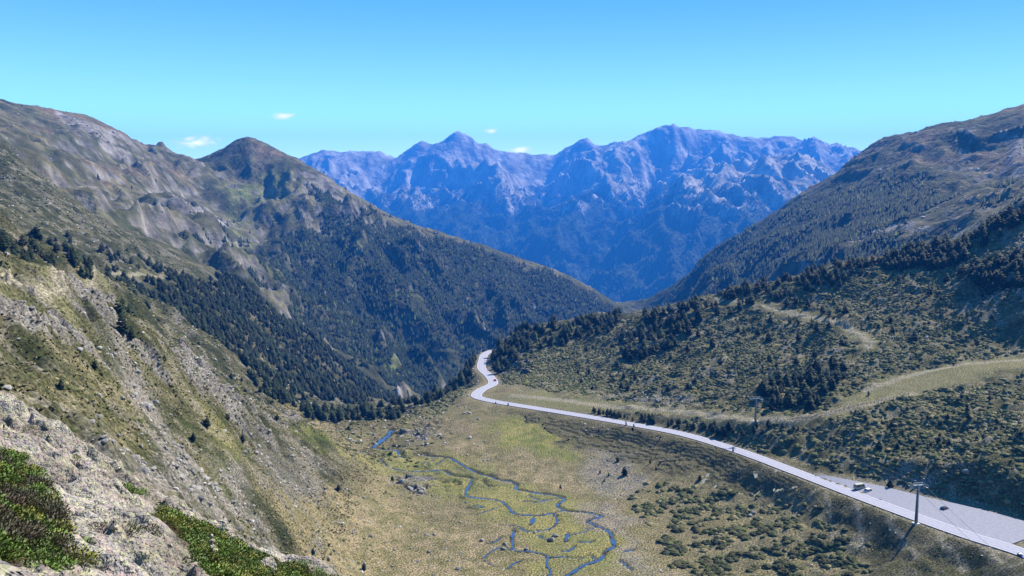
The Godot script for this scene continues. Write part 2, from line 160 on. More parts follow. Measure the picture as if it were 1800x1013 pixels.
class Grid:
	var x0 := 0.0
	var z0 := 0.0
	var st := 1.0
	var nx := 0
	var nz := 0
	var d := PackedFloat32Array()
	func set_up(ax: float, az: float, bx: float, bz: float, step: float) -> void:
		x0 = ax
		z0 = az
		st = step
		nx = int(ceil((bx - ax) / step)) + 1
		nz = int(ceil((bz - az) / step)) + 1
		d.resize(nx * nz)
	func lin(x: float, z: float) -> float:
		var u := clampf((x - x0) / st, 0.0, nx - 1.001)
		var v := clampf((z - z0) / st, 0.0, nz - 1.001)
		var i := int(u)
		var j := int(v)
		u -= i
		v -= j
		var k := j * nx + i
		return (d[k] * (1.0 - u) + d[k + 1] * u) * (1.0 - v) + (d[k + nx] * (1.0 - u) + d[k + nx + 1] * u) * v
	func cub(x: float, z: float) -> float:
		var u := clampf((x - x0) / st, 1.0, nx - 2.001)
		var v := clampf((z - z0) / st, 1.0, nz - 2.001)
		var i := int(u)
		var j := int(v)
		u -= i
		v -= j
		var u2 := u * u
		var u3 := u2 * u
		var a := -0.5 * u3 + u2 - 0.5 * u
		var b := 1.5 * u3 - 2.5 * u2 + 1.0
		var c := -1.5 * u3 + 2.0 * u2 + 0.5 * u
		var e := 0.5 * u3 - 0.5 * u2
		var k := (j - 1) * nx + i
		var r0 := d[k - 1] * a + d[k] * b + d[k + 1] * c + d[k + 2] * e
		k += nx
		var r1 := d[k - 1] * a + d[k] * b + d[k + 1] * c + d[k + 2] * e
		k += nx
		var r2 := d[k - 1] * a + d[k] * b + d[k + 1] * c + d[k + 2] * e
		k += nx
		var r3 := d[k - 1] * a + d[k] * b + d[k + 1] * c + d[k + 2] * e
		var v2 := v * v
		var v3 := v2 * v
		return r0 * (-0.5 * v3 + v2 - 0.5 * v) + r1 * (1.5 * v3 - 2.5 * v2 + 1.0) + r2 * (-1.5 * v3 + 2.0 * v2 + 0.5 * v) + r3 * (0.5 * v3 - 0.5 * v2)
	func inside(x: float, z: float) -> bool:
		return x >= x0 and z >= z0 and x <= x0 + st * (nx - 1) and z <= z0 + st * (nz - 1)
	func blur(times: int) -> void:
		for t in times:
			var s := d.duplicate()
			for j in range(1, nz - 1):
				var k := j * nx + 1
				for i in range(1, nx - 1):
					d[k] = 0.4 * s[k] + 0.15 * (s[k - 1] + s[k + 1] + s[k - nx] + s[k + nx])
					k += 1

class Sheet extends Grid:
	var col := PackedColorArray()
	var keep := PackedByteArray()

## Interpolates survey points with the kernel r^1.4 and a plane, and writes the result into a coarse grid.
func surveyed(pts: Array, ax: float, az: float, bx: float, bz: float, step: float) -> Grid:
	var n: int = pts.size() / 3
	var px := PackedFloat32Array()
	var pz := PackedFloat32Array()
	var rows: Array[PackedFloat64Array] = []
	for i in n:
		px.append(pts[i * 3] * 0.001)
		pz.append(pts[i * 3 + 1] * 0.001)
	var m := n + 3
	for i in m:
		var r := PackedFloat64Array()
		r.resize(m + 1)
		rows.append(r)
	for i in n:
		var r := rows[i]
		for j in n:
			r[j] = pow((px[i] - px[j]) * (px[i] - px[j]) + (pz[i] - pz[j]) * (pz[i] - pz[j]), 0.7)
		r[n] = 1.0
		r[n + 1] = px[i]
		r[n + 2] = pz[i]
		r[m] = pts[i * 3 + 2]
		rows[i] = r
		for q in 3:
			var b := rows[n + q]
			b[i] = [1.0, px[i], pz[i]][q]
			rows[n + q] = b
	for i in m:
		var best := i
		for j in range(i + 1, m):
			if absf(rows[j][i]) > absf(rows[best][i]):
				best = j
		var t := rows[i]
		rows[i] = rows[best]
		rows[best] = t
		var p := rows[i]
		var inv := 1.0 / p[i]
		for j in range(i + 1, m):
			var r := rows[j]
			var f := r[i] * inv
			if f != 0.0:
				for k in range(i, m + 1):
					r[k] -= f * p[k]
				rows[j] = r
	var w := PackedFloat64Array()
	w.resize(m)
	for q in m:
		var i := m - 1 - q
		var p := rows[i]
		var s := p[m]
		for k in range(i + 1, m):
			s -= p[k] * w[k]
		w[i] = s / p[i]
	var g := Grid.new()
	g.set_up(ax, az, bx, bz, step)
	var at := 0
	for j in g.nz:
		var z := (az + j * step) * 0.001
		for i in g.nx:
			var x := (ax + i * step) * 0.001
			var s := w[n] + w[n + 1] * x + w[n + 2] * z
			for k in n:
				var dx := x - px[k]
				var dz := z - pz[k]
				s += w[k] * pow(dx * dx + dz * dz, 0.7)
			g.d[at] = s
			at += 1
	return g

func outline(a: Array) -> PackedVector2Array:
	var p := PackedVector2Array()
	for i in a.size() / 2:
		p.append(Vector2(a[i * 2], a[i * 2 + 1]))
	return p

func cover_grids(list: Array, kinds: Array, ax: float, az: float, bx: float, bz: float, step: float, soft: int) -> Dictionary:
	var out := {}
	for k in kinds:
		var g := Grid.new()
		g.set_up(ax, az, bx, bz, step)
		out[k] = g
	for z in list:
		var g: Grid = out[z[0]]
		var p := outline(z[2])
		var lo := p[0]
		var hi := p[0]
		for q in p:
			lo = lo.min(q)
			hi = hi.max(q)
		var v: float = z[1]
		for j in range(maxi(0, int((lo.y - az) / step)), mini(g.nz - 1, int((hi.y - az) / step) + 1) + 1):
			for i in range(maxi(0, int((lo.x - ax) / step)), mini(g.nx - 1, int((hi.x - ax) / step) + 1) + 1):
				if Geometry2D.is_point_in_polygon(Vector2(ax + i * step, az + j * step), p):
					g.d[j * g.nx + i] = maxf(v, g.d[j * g.nx + i])
	for k in kinds:
		(out[k] as Grid).blur(soft)
	return out

func noise(seed_: int, period: float, octaves: int, ridged := false, gain := 0.5) -> FastNoiseLite:
	var n := FastNoiseLite.new()
	n.seed = seed_
	n.noise_type = FastNoiseLite.TYPE_SIMPLEX_SMOOTH
	n.frequency = 1.0 / period
	n.fractal_type = FastNoiseLite.FRACTAL_RIDGED if ridged else FastNoiseLite.FRACTAL_FBM
	n.fractal_octaves = octaves
	n.fractal_gain = gain
	return n

func sheet_mesh(s: Sheet, called: String, material: Material, label: String) -> void:
	var remap := PackedInt32Array()
	remap.resize(s.nx * s.nz)
	remap.fill(-1)
	var v := PackedVector3Array()
	var nn := PackedVector3Array()
	var c := PackedColorArray()
	var idx := PackedInt32Array()
	for j in s.nz - 1:
		for i in s.nx - 1:
			var k := j * s.nx + i
			if s.keep[k] == 0 or s.keep[k + 1] == 0 or s.keep[k + s.nx] == 0 or s.keep[k + s.nx + 1] == 0:
				continue
			for q in [k, k + 1, k + s.nx, k + s.nx + 1]:
				if remap[q] < 0:
					remap[q] = v.size()
					var qi: int = q % s.nx
					var qj: int = q / s.nx
					v.append(Vector3(s.x0 + qi * s.st, s.d[q], s.z0 + qj * s.st))
					var l := s.d[q - 1] if qi > 0 else s.d[q]
					var r := s.d[q + 1] if qi < s.nx - 1 else s.d[q]
					var u := s.d[q - s.nx] if qj > 0 else s.d[q]
					var w := s.d[q + s.nx] if qj < s.nz - 1 else s.d[q]
					nn.append(Vector3(l - r, 2.0 * s.st, u - w).normalized())
					c.append(s.col[q])
			var a := remap[k]
			var b := remap[k + 1]
			var e := remap[k + s.nx]
			var f := remap[k + s.nx + 1]
			idx.append_array(PackedInt32Array([a, b, e, b, f, e]))
	var arr := []
	arr.resize(Mesh.ARRAY_MAX)
	arr[Mesh.ARRAY_VERTEX] = v
	arr[Mesh.ARRAY_NORMAL] = nn
	arr[Mesh.ARRAY_COLOR] = c
	arr[Mesh.ARRAY_INDEX] = idx
	var me := ArrayMesh.new()
	me.add_surface_from_arrays(Mesh.PRIMITIVE_TRIANGLES, arr)
	var o := MeshInstance3D.new()
	o.name = called
	o.mesh = me
	o.material_override = material
	add_child(o, true)
	o.set_meta("kind", "structure")
	o.set_meta("label", label)
	print(called, " ", v.size(), " ", Time.get_ticks_msec())

# ------------------------------------------------------------------ materials

func grain(seed_: int, size: int, period: float, octaves: int, low: float, high: float, contrast: float) -> ImageTexture:
	var n := noise(seed_, period, octaves, false, 0.62)
	var im := n.get_seamless_image(size, size)
	im.convert(Image.FORMAT_RGB8)
	var data := im.get_data()
	for k in data.size():
		var t := clampf((data[k] / 255.0 - 0.5) * contrast + 0.5, 0.0, 1.0)
		data[k] = int(255.0 * (low + (high - low) * t))
	im = Image.create_from_data(size, size, false, Image.FORMAT_RGB8, data)
	return ImageTexture.create_from_image(im)

func relief(seed_: int, size: int, period: float, strength: float) -> ImageTexture:
	var n := noise(seed_, period, 5, false, 0.6)
	var im := n.get_seamless_image(size, size)
	im.convert(Image.FORMAT_RGBA8)
	im.bump_map_to_normal_map(strength)
	return ImageTexture.create_from_image(im)

func ground_material(tex: Texture2D, tile: float, bump: Texture2D = null, bump_scale := 1.0) -> StandardMaterial3D:
	var m := StandardMaterial3D.new()
	m.vertex_color_use_as_albedo = true
	m.albedo_texture = tex
	m.uv1_triplanar = true
	m.uv1_world_triplanar = true
	m.uv1_scale = Vector3.ONE / tile
	m.roughness = 1.0
	m.metallic_specular = 0.15
	if bump:
		m.normal_enabled = true
		m.normal_texture = bump
		m.normal_scale = bump_scale
	return m

func plain(c: Color, rough := 0.8, metal := 0.0, spec := 0.4) -> StandardMaterial3D:
	var m := StandardMaterial3D.new()
	m.albedo_color = c.linear_to_srgb()
	m.roughness = rough
	m.metallic = metal
	m.metallic_specular = spec
	return m

func tinted(rough := 0.9, spec := 0.2, back := 0.0) -> StandardMaterial3D:
	var m := StandardMaterial3D.new()
	m.vertex_color_use_as_albedo = true
	m.roughness = rough
	m.metallic_specular = spec
	m.cull_mode = BaseMaterial3D.CULL_DISABLED
	if back > 0.0:
		m.backlight_enabled = true
		m.backlight = Color(back, back, back)
	return m

# ------------------------------------------------------------------ objects

func numbered(called: String) -> String:
	var n: int = taken.get(called, -1) + 1
	taken[called] = n
	return called if n == 0 else "%s_%03d" % [called, n]

func tag(o: Node, label: String, category: String, group := "") -> void:
	o.set_meta("label", label)
	o.set_meta("category", category)
	if group != "":
		o.set_meta("group", group)

func thing(called: String, at: Vector3, turn: float, label: String, category: String, group := "") -> Node3D:
	var o := Node3D.new()
	o.name = numbered(called)
	add_child(o)
	o.position = at
	o.rotation.y = turn
	tag(o, label, category, group)
	return o

func part(called: String, st: SurfaceTool, material: Material, parent: Node) -> MeshInstance3D:
	st.generate_normals()
	return part_mesh(called, st.commit(), material, parent)

func part_mesh(called: String, mesh: Mesh, material: Material, parent: Node) -> MeshInstance3D:
	var o := MeshInstance3D.new()
	o.name = numbered(called) if parent == self else called
	o.mesh = mesh
	o.material_override = material
	parent.add_child(o, true)
	return o

func tool() -> SurfaceTool:
	var st := SurfaceTool.new()
	st.begin(Mesh.PRIMITIVE_TRIANGLES)
	st.set_smooth_group(-1)
	return st

func quad(st: SurfaceTool, a: Vector3, b: Vector3, c: Vector3, d: Vector3) -> void:
	for p in [a, b, c, a, c, d]:
		st.add_vertex(p)

func box(st: SurfaceTool, mid: Vector3, size: Vector3, basis_ := Basis.IDENTITY) -> void:
	var h := size * 0.5
	var p := []
	for y in [-1, 1]:
		for q in [[-1, -1], [1, -1], [1, 1], [-1, 1]]:
			p.append(mid + basis_ * Vector3(q[0] * h.x, y * h.y, q[1] * h.z))
	quad(st, p[4], p[5], p[6], p[7])
	quad(st, p[3], p[2], p[1], p[0])
	for k in 4:
		var n: int = (k + 1) % 4
		quad(st, p[k], p[n], p[n + 4], p[k + 4])

func tube(st: SurfaceTool, a: Vector3, b: Vector3, r0: float, r1: float, sides := 8, capped := true) -> void:
	var ax := (b - a).normalized()
	var u := ax.cross(Vector3.UP if absf(ax.y) < 0.9 else Vector3.RIGHT).normalized()
	var w := ax.cross(u)
	for k in sides:
		var t0 := TAU * k / sides
		var t1 := TAU * (k + 1) / sides
		var d0 := u * cos(t0) + w * sin(t0)
		var d1 := u * cos(t1) + w * sin(t1)
		quad(st, a + d0 * r0, a + d1 * r0, b + d1 * r1, b + d0 * r1)
		if capped:
			st.add_vertex(b); st.add_vertex(b + d0 * r1); st.add_vertex(b + d1 * r1)
			st.add_vertex(a); st.add_vertex(a + d1 * r0); st.add_vertex(a + d0 * r0)

func many(called: String, mesh: Mesh, material: Material, places: Array, colors: PackedColorArray, label: String) -> void:
	if places.is_empty():
		return
	var mm := MultiMesh.new()
	mm.transform_format = MultiMesh.TRANSFORM_3D
	mm.use_colors = true
	mm.mesh = mesh
	mm.instance_count = places.size()
	for k in places.size():
		mm.set_instance_transform(k, places[k])
		mm.set_instance_color(k, colors[k])
	var o := MultiMeshInstance3D.new()
	o.name = numbered(called)
	o.multimesh = mm
	o.material_override = material
	add_child(o)
	o.set_meta("kind", "stuff")
	o.set_meta("label", label)

func placed(at: Vector3, turn: float, scale_: Vector3, tilt := 0.0) -> Transform3D:
	var b := Basis(Vector3.UP, turn)
	if tilt != 0.0:
		b = Basis(Vector3(cos(turn * 7.0), 0, sin(turn * 7.0)), tilt) * b
	return Transform3D(b.scaled_local(scale_), at)

# a pine's crown: whorls of drooping needle sprays round the stem, each a small folded fan
func pine_crown(seed_: int, whorls: int, per: int) -> ArrayMesh:
	var r := RandomNumberGenerator.new()
	r.seed = seed_
	var v := PackedVector3Array()
	var n := PackedVector3Array()
	var c := PackedColorArray()
	var lean := Vector3(r.randf_range(-0.05, 0.05), 0, r.randf_range(-0.05, 0.05))
	for w in whorls:
		var t := float(w) / whorls
		var y := 0.10 + 0.87 * t
		var spread := 0.30 * pow(1.0 - t, 0.75) * (0.55 + 0.45 * minf(1.0, t * 6.0)) + 0.02
		var count := maxi(4, int(per * (1.0 - 0.55 * t)))
		for k in count:
			var a := TAU * (k + r.randf()) / count
			var len_ := spread * r.randf_range(0.55, 1.25)
			var out := Vector3(cos(a), 0, sin(a))
			var side := Vector3(-sin(a), 0, cos(a))
			var from := Vector3(0, y + r.randf_range(-0.06, 0.06), 0) + lean * y + out * len_ * 0.12
			var tip := from + out * len_ + Vector3(0, len_ * r.randf_range(-0.25, 0.3), 0)
			var mid := from.lerp(tip, 0.55) + Vector3(0, len_ * 0.16 + 0.012, 0)
			var wide := (0.035 + len_ * 0.42) * r.randf_range(0.7, 1.2)
			var l := from.lerp(tip, 0.6) + side * wide + Vector3(0, -0.015, 0)
			var q := from.lerp(tip, 0.6) - side * wide + Vector3(0, -0.015, 0)
			var shade := r.randf_range(0.7, 1.3)
			var tone := Color(shade, shade, shade * r.randf_range(0.85, 1.1))
			for tri in [[from, l, mid], [l, tip, mid], [tip, q, mid], [q, from, mid]]:
				for p in tri:
					v.append(p)
					c.append(tone)
					n.append((((p as Vector3) - Vector3(0, 0.35, 0)) * Vector3(1.0, 0.35, 1.0) + Vector3(0, 0.12, 0) + (tri[1] - tri[0]).cross(tri[2] - tri[0]).normalized() * 0.06).normalized())
	return raw_mesh(v, n, c)

func raw_mesh(v: PackedVector3Array, n: PackedVector3Array, c: PackedColorArray) -> ArrayMesh:
	# front faces run clockwise: turn round every triangle that faces against its normals
	for k in range(0, v.size(), 3):
		if (v[k + 1] - v[k]).cross(v[k + 2] - v[k]).dot(n[k] + n[k + 1] + n[k + 2]) > 0.0:
			var t := v[k + 1]
			v[k + 1] = v[k + 2]
			v[k + 2] = t
			t = n[k + 1]
			n[k + 1] = n[k + 2]
			n[k + 2] = t
	var arr := []
	arr.resize(Mesh.ARRAY_MAX)
	arr[Mesh.ARRAY_VERTEX] = v
	arr[Mesh.ARRAY_NORMAL] = n
	arr[Mesh.ARRAY_COLOR] = c
	var me := ArrayMesh.new()
	me.add_surface_from_arrays(Mesh.PRIMITIVE_TRIANGLES, arr)
	return me

func pine_trunk() -> ArrayMesh:
	var st := tool()
	tube(st, Vector3(0, -0.06, 0), Vector3(0, 0.45, 0), 0.028, 0.016, 6, false)
	tube(st, Vector3(0, 0.45, 0), Vector3(0.004, 0.96, 0.003), 0.016, 0.003, 5, false)
	for k in 5:
		var a := k * 2.4
		var y := 0.2 + k * 0.12
		tube(st, Vector3(0, y, 0), Vector3(cos(a) * 0.15, y + 0.03, sin(a) * 0.15), 0.007, 0.002, 3, false)
	st.generate_normals()
	return st.commit()

# distant pine: ragged tiers
func far_pine(seed_: int) -> ArrayMesh:
	var r := RandomNumberGenerator.new()
	r.seed = seed_
	var v := PackedVector3Array()
	var n := PackedVector3Array()
	var c := PackedColorArray()
	for tier in [[0.02, 0.5, 0.24], [0.3, 0.78, 0.18], [0.55, 1.0, 0.12]]:
		for k in 6:
			var a0 := TAU * k / 6.0
			var a1 := TAU * (k + 1) / 6.0
			var f := r.randf_range(0.7, 1.25)
			var rr: float = tier[2] * f
			var p0 := Vector3(cos(a0) * rr, tier[0] + r.randf_range(-0.05, 0.05), sin(a0) * rr)
			var p1 := Vector3(cos(a1) * rr, tier[0] + r.randf_range(-0.05, 0.05), sin(a1) * rr)
			var top := Vector3(r.randf_range(-0.02, 0.02), tier[1], r.randf_range(-0.02, 0.02))
			var nn := (p0 + p1).normalized() + Vector3(0, 0.4, 0)
			var s := r.randf_range(0.8, 1.2)
			for p in [p0, top, p1]:
				v.append(p)
				n.append(nn.normalized())
				c.append(Color(s, s, s))
	return raw_mesh(v, n, c)

# a low heath shrub: a lumpy cushion of leafy facets
func shrub_mesh(seed_: int, rings: int, around: int, rough: float) -> ArrayMesh:
	var r := RandomNumberGenerator.new()
	r.seed = seed_
	var nz := noise(seed_, 0.5, 3)
	var v := PackedVector3Array()
	var n := PackedVector3Array()
	var c := PackedColorArray()
	var pts := []
	for j in rings + 1:
		var row := []
		for i in around:
			var a := TAU * (i + 0.5 * (j % 2)) / around
			var e := PI * 0.5 * j / rings
			var p := Vector3(cos(a) * cos(e), sin(e) * 0.75, sin(a) * cos(e))
			p *= 1.0 + rough * nz.get_noise_3dv(p) * 2.0 + r.randf_range(-0.12, 0.12)
			if j == 0:
				p.y = -0.25
			row.append(p)
		pts.append(row)
	for j in rings:
		for i in around:
			var i1 := (i + 1) % around
			var s := r.randf_range(0.72, 1.3)
			for t in [[pts[j][i], pts[j + 1][i], pts[j][i1]], [pts[j][i1], pts[j + 1][i], pts[j + 1][i1]]]:
				var nn: Vector3 = (t[1] - t[0]).cross(t[2] - t[0]).normalized()
				if nn.dot(t[0] + t[1] + t[2]) < 0.0:
					nn = -nn
				for p in t:
					v.append(p)
					n.append((nn * 0.6 + (p as Vector3).normalized() * 0.4).normalized())
					c.append(Color(s, s, s * 0.95))
	return raw_mesh(v, n, c)

func stone_mesh(seed_: int, detail: int) -> ArrayMesh:
	var r := RandomNumberGenerator.new()
	r.seed = seed_
	var cuts := []
	for k in 9:
		cuts.append([Vector3(r.randf_range(-1, 1), r.randf_range(-0.6, 1), r.randf_range(-1, 1)).normalized(), r.randf_range(0.45, 0.85)])
	var nz := noise(seed_ + 5, 0.8, 3)
	var v := PackedVector3Array()
	var n := PackedVector3Array()
	var c := PackedColorArray()
	var grid := []
	for j in detail + 1:
		var row := []
		for i in detail * 2:
			var a := TAU * i / (detail * 2.0)
			var e := PI * (float(j) / detail - 0.5)
			var p := Vector3(cos(a) * cos(e), sin(e), sin(a) * cos(e))
			var d := 1.0
			for q in cuts:
				var f: float = p.dot(q[0])
				if f > 0.01:
					d = minf(d, q[1] / f)
			p *= d * (1.0 + 0.12 * nz.get_noise_3dv(p))
			row.append(p * Vector3(1, 0.72, 1))
		grid.append(row)
	for j in detail:
		for i in detail * 2:
			var i1 := (i + 1) % (detail * 2)
			var s := r.randf_range(0.85, 1.12)
			for t in [[grid[j][i], grid[j + 1][i], grid[j][i1]], [grid[j][i1], grid[j + 1][i], grid[j + 1][i1]]]:
				var nn: Vector3 = (t[1] - t[0]).cross(t[2] - t[0])
				if nn.length() < 1e-6:
					continue
				nn = nn.normalized()
				if nn.dot(t[0] + t[1] + t[2]) < 0.0:
					nn = -nn
				for p in t:
					v.append(p)
					n.append(nn)
					c.append(Color(s, s, s))
	return raw_mesh(v, n, c)

# a bush seen close by: twigs in a dome with small leaves
func leaf_clump(seed_: int, leaves: int, leaf: float, spiky: bool) -> ArrayMesh:
	var r := RandomNumberGenerator.new()
	r.seed = seed_
	var v := PackedVector3Array()
	var n := PackedVector3Array()
	var c := PackedColorArray()
	for k in leaves:
		var a := r.randf() * TAU
		var e := asin(r.randf_range(0.0, 1.0))
		var d := pow(r.randf(), 0.35)
		var p := Vector3(cos(a) * cos(e), sin(e) * 0.8, sin(a) * cos(e)) * d
		var up := (p.normalized() + Vector3(r.randf_range(-0.6, 0.6), r.randf_range(-0.1, 0.9), r.randf_range(-0.6, 0.6))).normalized()
		var side := up.cross(Vector3(r.randf_range(-1, 1), r.randf_range(-1, 1), r.randf_range(-1, 1))).normalized()
		var ll := leaf * r.randf_range(0.7, 1.4) * (1.6 if spiky else 1.0)
		var ww := leaf * (0.24 if spiky else 0.40)
		var s := r.randf_range(0.6, 1.4)
		var tone := Color(s, s, s * r.randf_range(0.7, 1.1))
		var nn := side.cross(up).normalized()
		if nn.dot(p) < 0.0:
			nn = -nn
		for q in [p, p + up * ll * 0.5 + side * ww, p + up * ll, p, p + up * ll, p + up * ll * 0.5 - side * ww]:
			v.append(q)
			n.append((nn + p.normalized() * 0.8).normalized())
			c.append(tone)
	return raw_mesh(v, n, c)

func twigs(seed_: int) -> ArrayMesh:
	var r := RandomNumberGenerator.new()
	r.seed = seed_
	var st := tool()
	for k in 9:
		var a := r.randf() * TAU
		var p := Vector3(cos(a) * 0.6, r.randf_range(0.35, 0.8), sin(a) * 0.6) * r.randf_range(0.5, 0.95)
		tube(st, Vector3(r.randf_range(-0.1, 0.1), -0.1, r.randf_range(-0.1, 0.1)), p, 0.014, 0.005, 4, false)
	st.generate_normals()
	return st.commit()

# ------------------------------------------------------------------ the place

var base_valley: Grid
var base_mountains: Grid
var base_range: Grid
var base_spur: Grid
var cover := {}
var cover_m := {}
var blocks: Array[Sheet] = []
var n_warp: FastNoiseLite
var n_big: FastNoiseLite
var n_fine: FastNoiseLite
var n_rock: FastNoiseLite
var n_mid: FastNoiseLite
var n_crop: FastNoiseLite
var n_col: FastNoiseLite
var n_col2: FastNoiseLite
var road_pts: Array[Vector3] = []
var park_pts: Array[Vector3] = []
var stream_pts: Array = []
var lot_pts: Array[Vector3] = []

func _ready() -> void:
	rng.seed = 20
	var cam := Camera3D.new()
	cam.name = "camera"
	add_child(cam)
	cam.position = Vector3(0, 150, 0)
	cam.rotation_degrees = Vector3(-6.5, 0, 0)
	cam.fov = 37.36
	cam.near = 0.5
	cam.far = 40000.0
	cam.current = true
	var env := Environment.new()
	env.background_mode = Environment.BG_SKY
	env.tonemap_mode = Environment.TONE_MAPPER_LINEAR
	env.tonemap_exposure = 2.85
	env.sdfgi_enabled = true
	env.ssao_enabled = true
	env.ssil_enabled = true
	var sm := ProceduralSkyMaterial.new()
	sm.sky_top_color = Color(0.018, 0.13, 0.325).linear_to_srgb()
	sm.sky_horizon_color = Color(0.74, 1.42, 0.88).linear_to_srgb()
	sm.sky_curve = 0.05
	sm.ground_bottom_color = Color(0.16, 0.16, 0.13).linear_to_srgb()
	sm.ground_horizon_color = Color(0.35, 0.42, 0.48).linear_to_srgb()
	sm.sun_angle_max = 3.0
	sm.sky_cover = clouds()
	sm.sky_cover_modulate = Color(1.25, 1.1, 1.05)
	var sky := Sky.new()
	sky.sky_material = sm
	env.sky = sky
	env.fog_enabled = true
	env.fog_density = 0.000082
	env.fog_light_color = Color(0.03, 0.26, 1.0).linear_to_srgb()
	var we := WorldEnvironment.new()
	we.name = "environment"
	we.environment = env
	add_child(we)
	var sun := DirectionalLight3D.new()
	sun.name = "sun"
	sun.light_energy = 1.6
	sun.light_color = Color(1.0, 0.95, 0.87)
	sun.light_angular_distance = 0.5
	sun.shadow_enabled = true
	add_child(sun)
	sun.look_at_from_position(SUN_TO * 100.0, Vector3.ZERO)

	make_materials()
	survey()
	make_range()
	make_mountains()
	make_valley()
	make_spur()
	make_road()
	make_water()
	make_pines()
	make_stones()
	make_shrubs()
	make_spur_plants()
	make_lift()
	make_vehicles()
	make_roadside()
	print("done ", Time.get_ticks_msec())

func clouds() -> ImageTexture:
	var w := 4096
	var h := 2048
	var im := Image.create(w, h, false, Image.FORMAT_RGBA8)
	im.fill(Color(0, 0, 0, 0))
	var n := noise(4, 9.0, 4)
	for k in CLOUDS.size() / 4:
		var u: float = CLOUDS[k * 4] / 360.0 * w
		var v: float = (0.5 - CLOUDS[k * 4 + 1] / 180.0) * h
		var a: float = CLOUDS[k * 4 + 2] / 360.0 * w * 1.15
		var b: float = CLOUDS[k * 4 + 3] / 180.0 * h * 1.25
		for j in range(int(v - b * 2) - 1, int(v + b * 2) + 2):
			for i in range(int(u - a * 1.5) - 1, int(u + a * 1.5) + 2):
				var x := (i - u) / a
				var y := (j - v + x * b * 0.25) / b
				var f := 1.0 - sqrt(x * x + y * y) + 0.55 * n.get_noise_2d(i * 0.8, j * 2.4)
				f = smoothstep(-0.1, 1.2, f) * (0.8 if k == 0 else 0.55)
				if f > 0.0:
					im.set_pixel(posmod(i, w), j, Color(0.82, 0.55, 0.35, f))
	return ImageTexture.create_from_image(im)

func make_materials() -> void:
	M.ground = ground_material(grain(11, 1024, 22.0, 6, 0.42, 1.0, 2.6), 47.0, relief(12, 1024, 9.0, 6.0), 0.5)
	M.mountain = ground_material(grain(13, 1024, 90.0, 7, 0.6, 1.0, 2.0), 420.0, relief(14, 1024, 40.0, 8.0), 0.9)
	M.range = ground_material(grain(15, 1024, 90.0, 7, 0.6, 1.0, 2.0), 3400.0, relief(16, 1024, 40.0, 8.0), 0.9)
	M.pine = tinted(0.85, 0.25, 0.12)
	M.bark = plain(Color(0.11, 0.075, 0.05), 0.95)
	M.leaf = tinted(0.6, 0.35, 0.35)
	M.shrub = tinted(0.9, 0.2)
	M.stone = tinted(0.95, 0.25)
	M.twig = plain(Color(0.16, 0.13, 0.11), 0.95)
	M.steel = plain(Color(0.12, 0.14, 0.17), 0.45, 0.3)
	M.galvanised = plain(Color(0.42, 0.45, 0.48), 0.4, 0.5)
	M.cable = plain(Color(0.10, 0.11, 0.13), 0.5, 0.4)
	M.black = plain(Color(0.02, 0.02, 0.022), 0.7)
	M.glass = plain(Color(0.015, 0.02, 0.025), 0.08, 0.0, 0.8)
	M.white_paint = plain(Color(0.6, 0.6, 0.59), 0.3)
	M.cream_paint = plain(Color(0.30, 0.32, 0.26), 0.35)
	M.dark_paint = plain(Color(0.02, 0.025, 0.035), 0.25)
	M.red_paint = plain(Color(0.45, 0.05, 0.05), 0.3)
	M.blue_pad = plain(Color(0.012, 0.025, 0.10), 0.75)
	M.blue_paint = plain(Color(0.02, 0.10, 0.55), 0.4)
	M.wood = plain(Color(0.10, 0.085, 0.07), 0.95)
	M.concrete = plain(Color(0.45, 0.45, 0.43), 0.95)
	var asphalt := grain(21, 512, 40.0, 6, 0.92, 1.0, 2.0)
	M.road = ground_material(asphalt, 23.0)
	M.water = plain(Color(0.03, 0.05, 0.10), 0.07, 0.0, 1.0)
	M.rock = ground_material(lichen(), 3.1, relief(31, 512, 20.0, 14.0), 1.1)

# pale rock with yellow-green map lichen, black crusts and pinkish stains
func lichen() -> ImageTexture:
	var size := 1024
	var a := noise(41, 26.0, 4).get_seamless_image(size, size).get_data()
	var b := noise(42, 120.0, 5).get_seamless_image(size, size).get_data()
	var cn := FastNoiseLite.new()
	cn.seed = 43
	cn.noise_type = FastNoiseLite.TYPE_CELLULAR
	cn.frequency = 1.0 / 20.0
	cn.cellular_return_type = FastNoiseLite.RETURN_CELL_VALUE
	cn.domain_warp_enabled = true
	cn.domain_warp_amplitude = 12.0
	var c := cn.get_seamless_image(size, size).get_data()
	var e := noise(44, 7.0, 3).get_seamless_image(size, size).get_data()
	var out := PackedByteArray()
	out.resize(size * size * 3)
	for k in size * size:
		var fine := e[k] / 255.0
		var g := 0.66 + 0.30 * (a[k] / 255.0 - 0.5) + 0.30 * (fine - 0.5)
		var col := Vector3(g, g * 0.985, g * 0.985)
		var patch := b[k] / 255.0
		if patch < 0.42:
			col = col.lerp(Vector3(0.80, 0.68, 0.64) * (0.85 + 0.3 * fine), clampf((0.42 - patch) * 9.0, 0.0, 0.45))
		var cell := c[k] / 255.0
		if patch > 0.40:
			if cell > 0.62:
				col = col.lerp(Vector3(0.82, 0.84, 0.62) * (0.8 + 0.4 * fine), 0.75)
			elif cell < 0.34:
				col = col.lerp(Vector3(0.30, 0.31, 0.32) * (0.7 + 0.6 * fine), 0.8)
		if a[k] > 178:
			col = col * 0.62
		out[k * 3] = int(255.0 * clampf(col.x, 0, 1))
		out[k * 3 + 1] = int(255.0 * clampf(col.y, 0, 1))
		out[k * 3 + 2] = int(255.0 * clampf(col.z, 0, 1))
	return ImageTexture.create_from_image(Image.create_from_data(size, size, false, Image.FORMAT_RGB8, out))

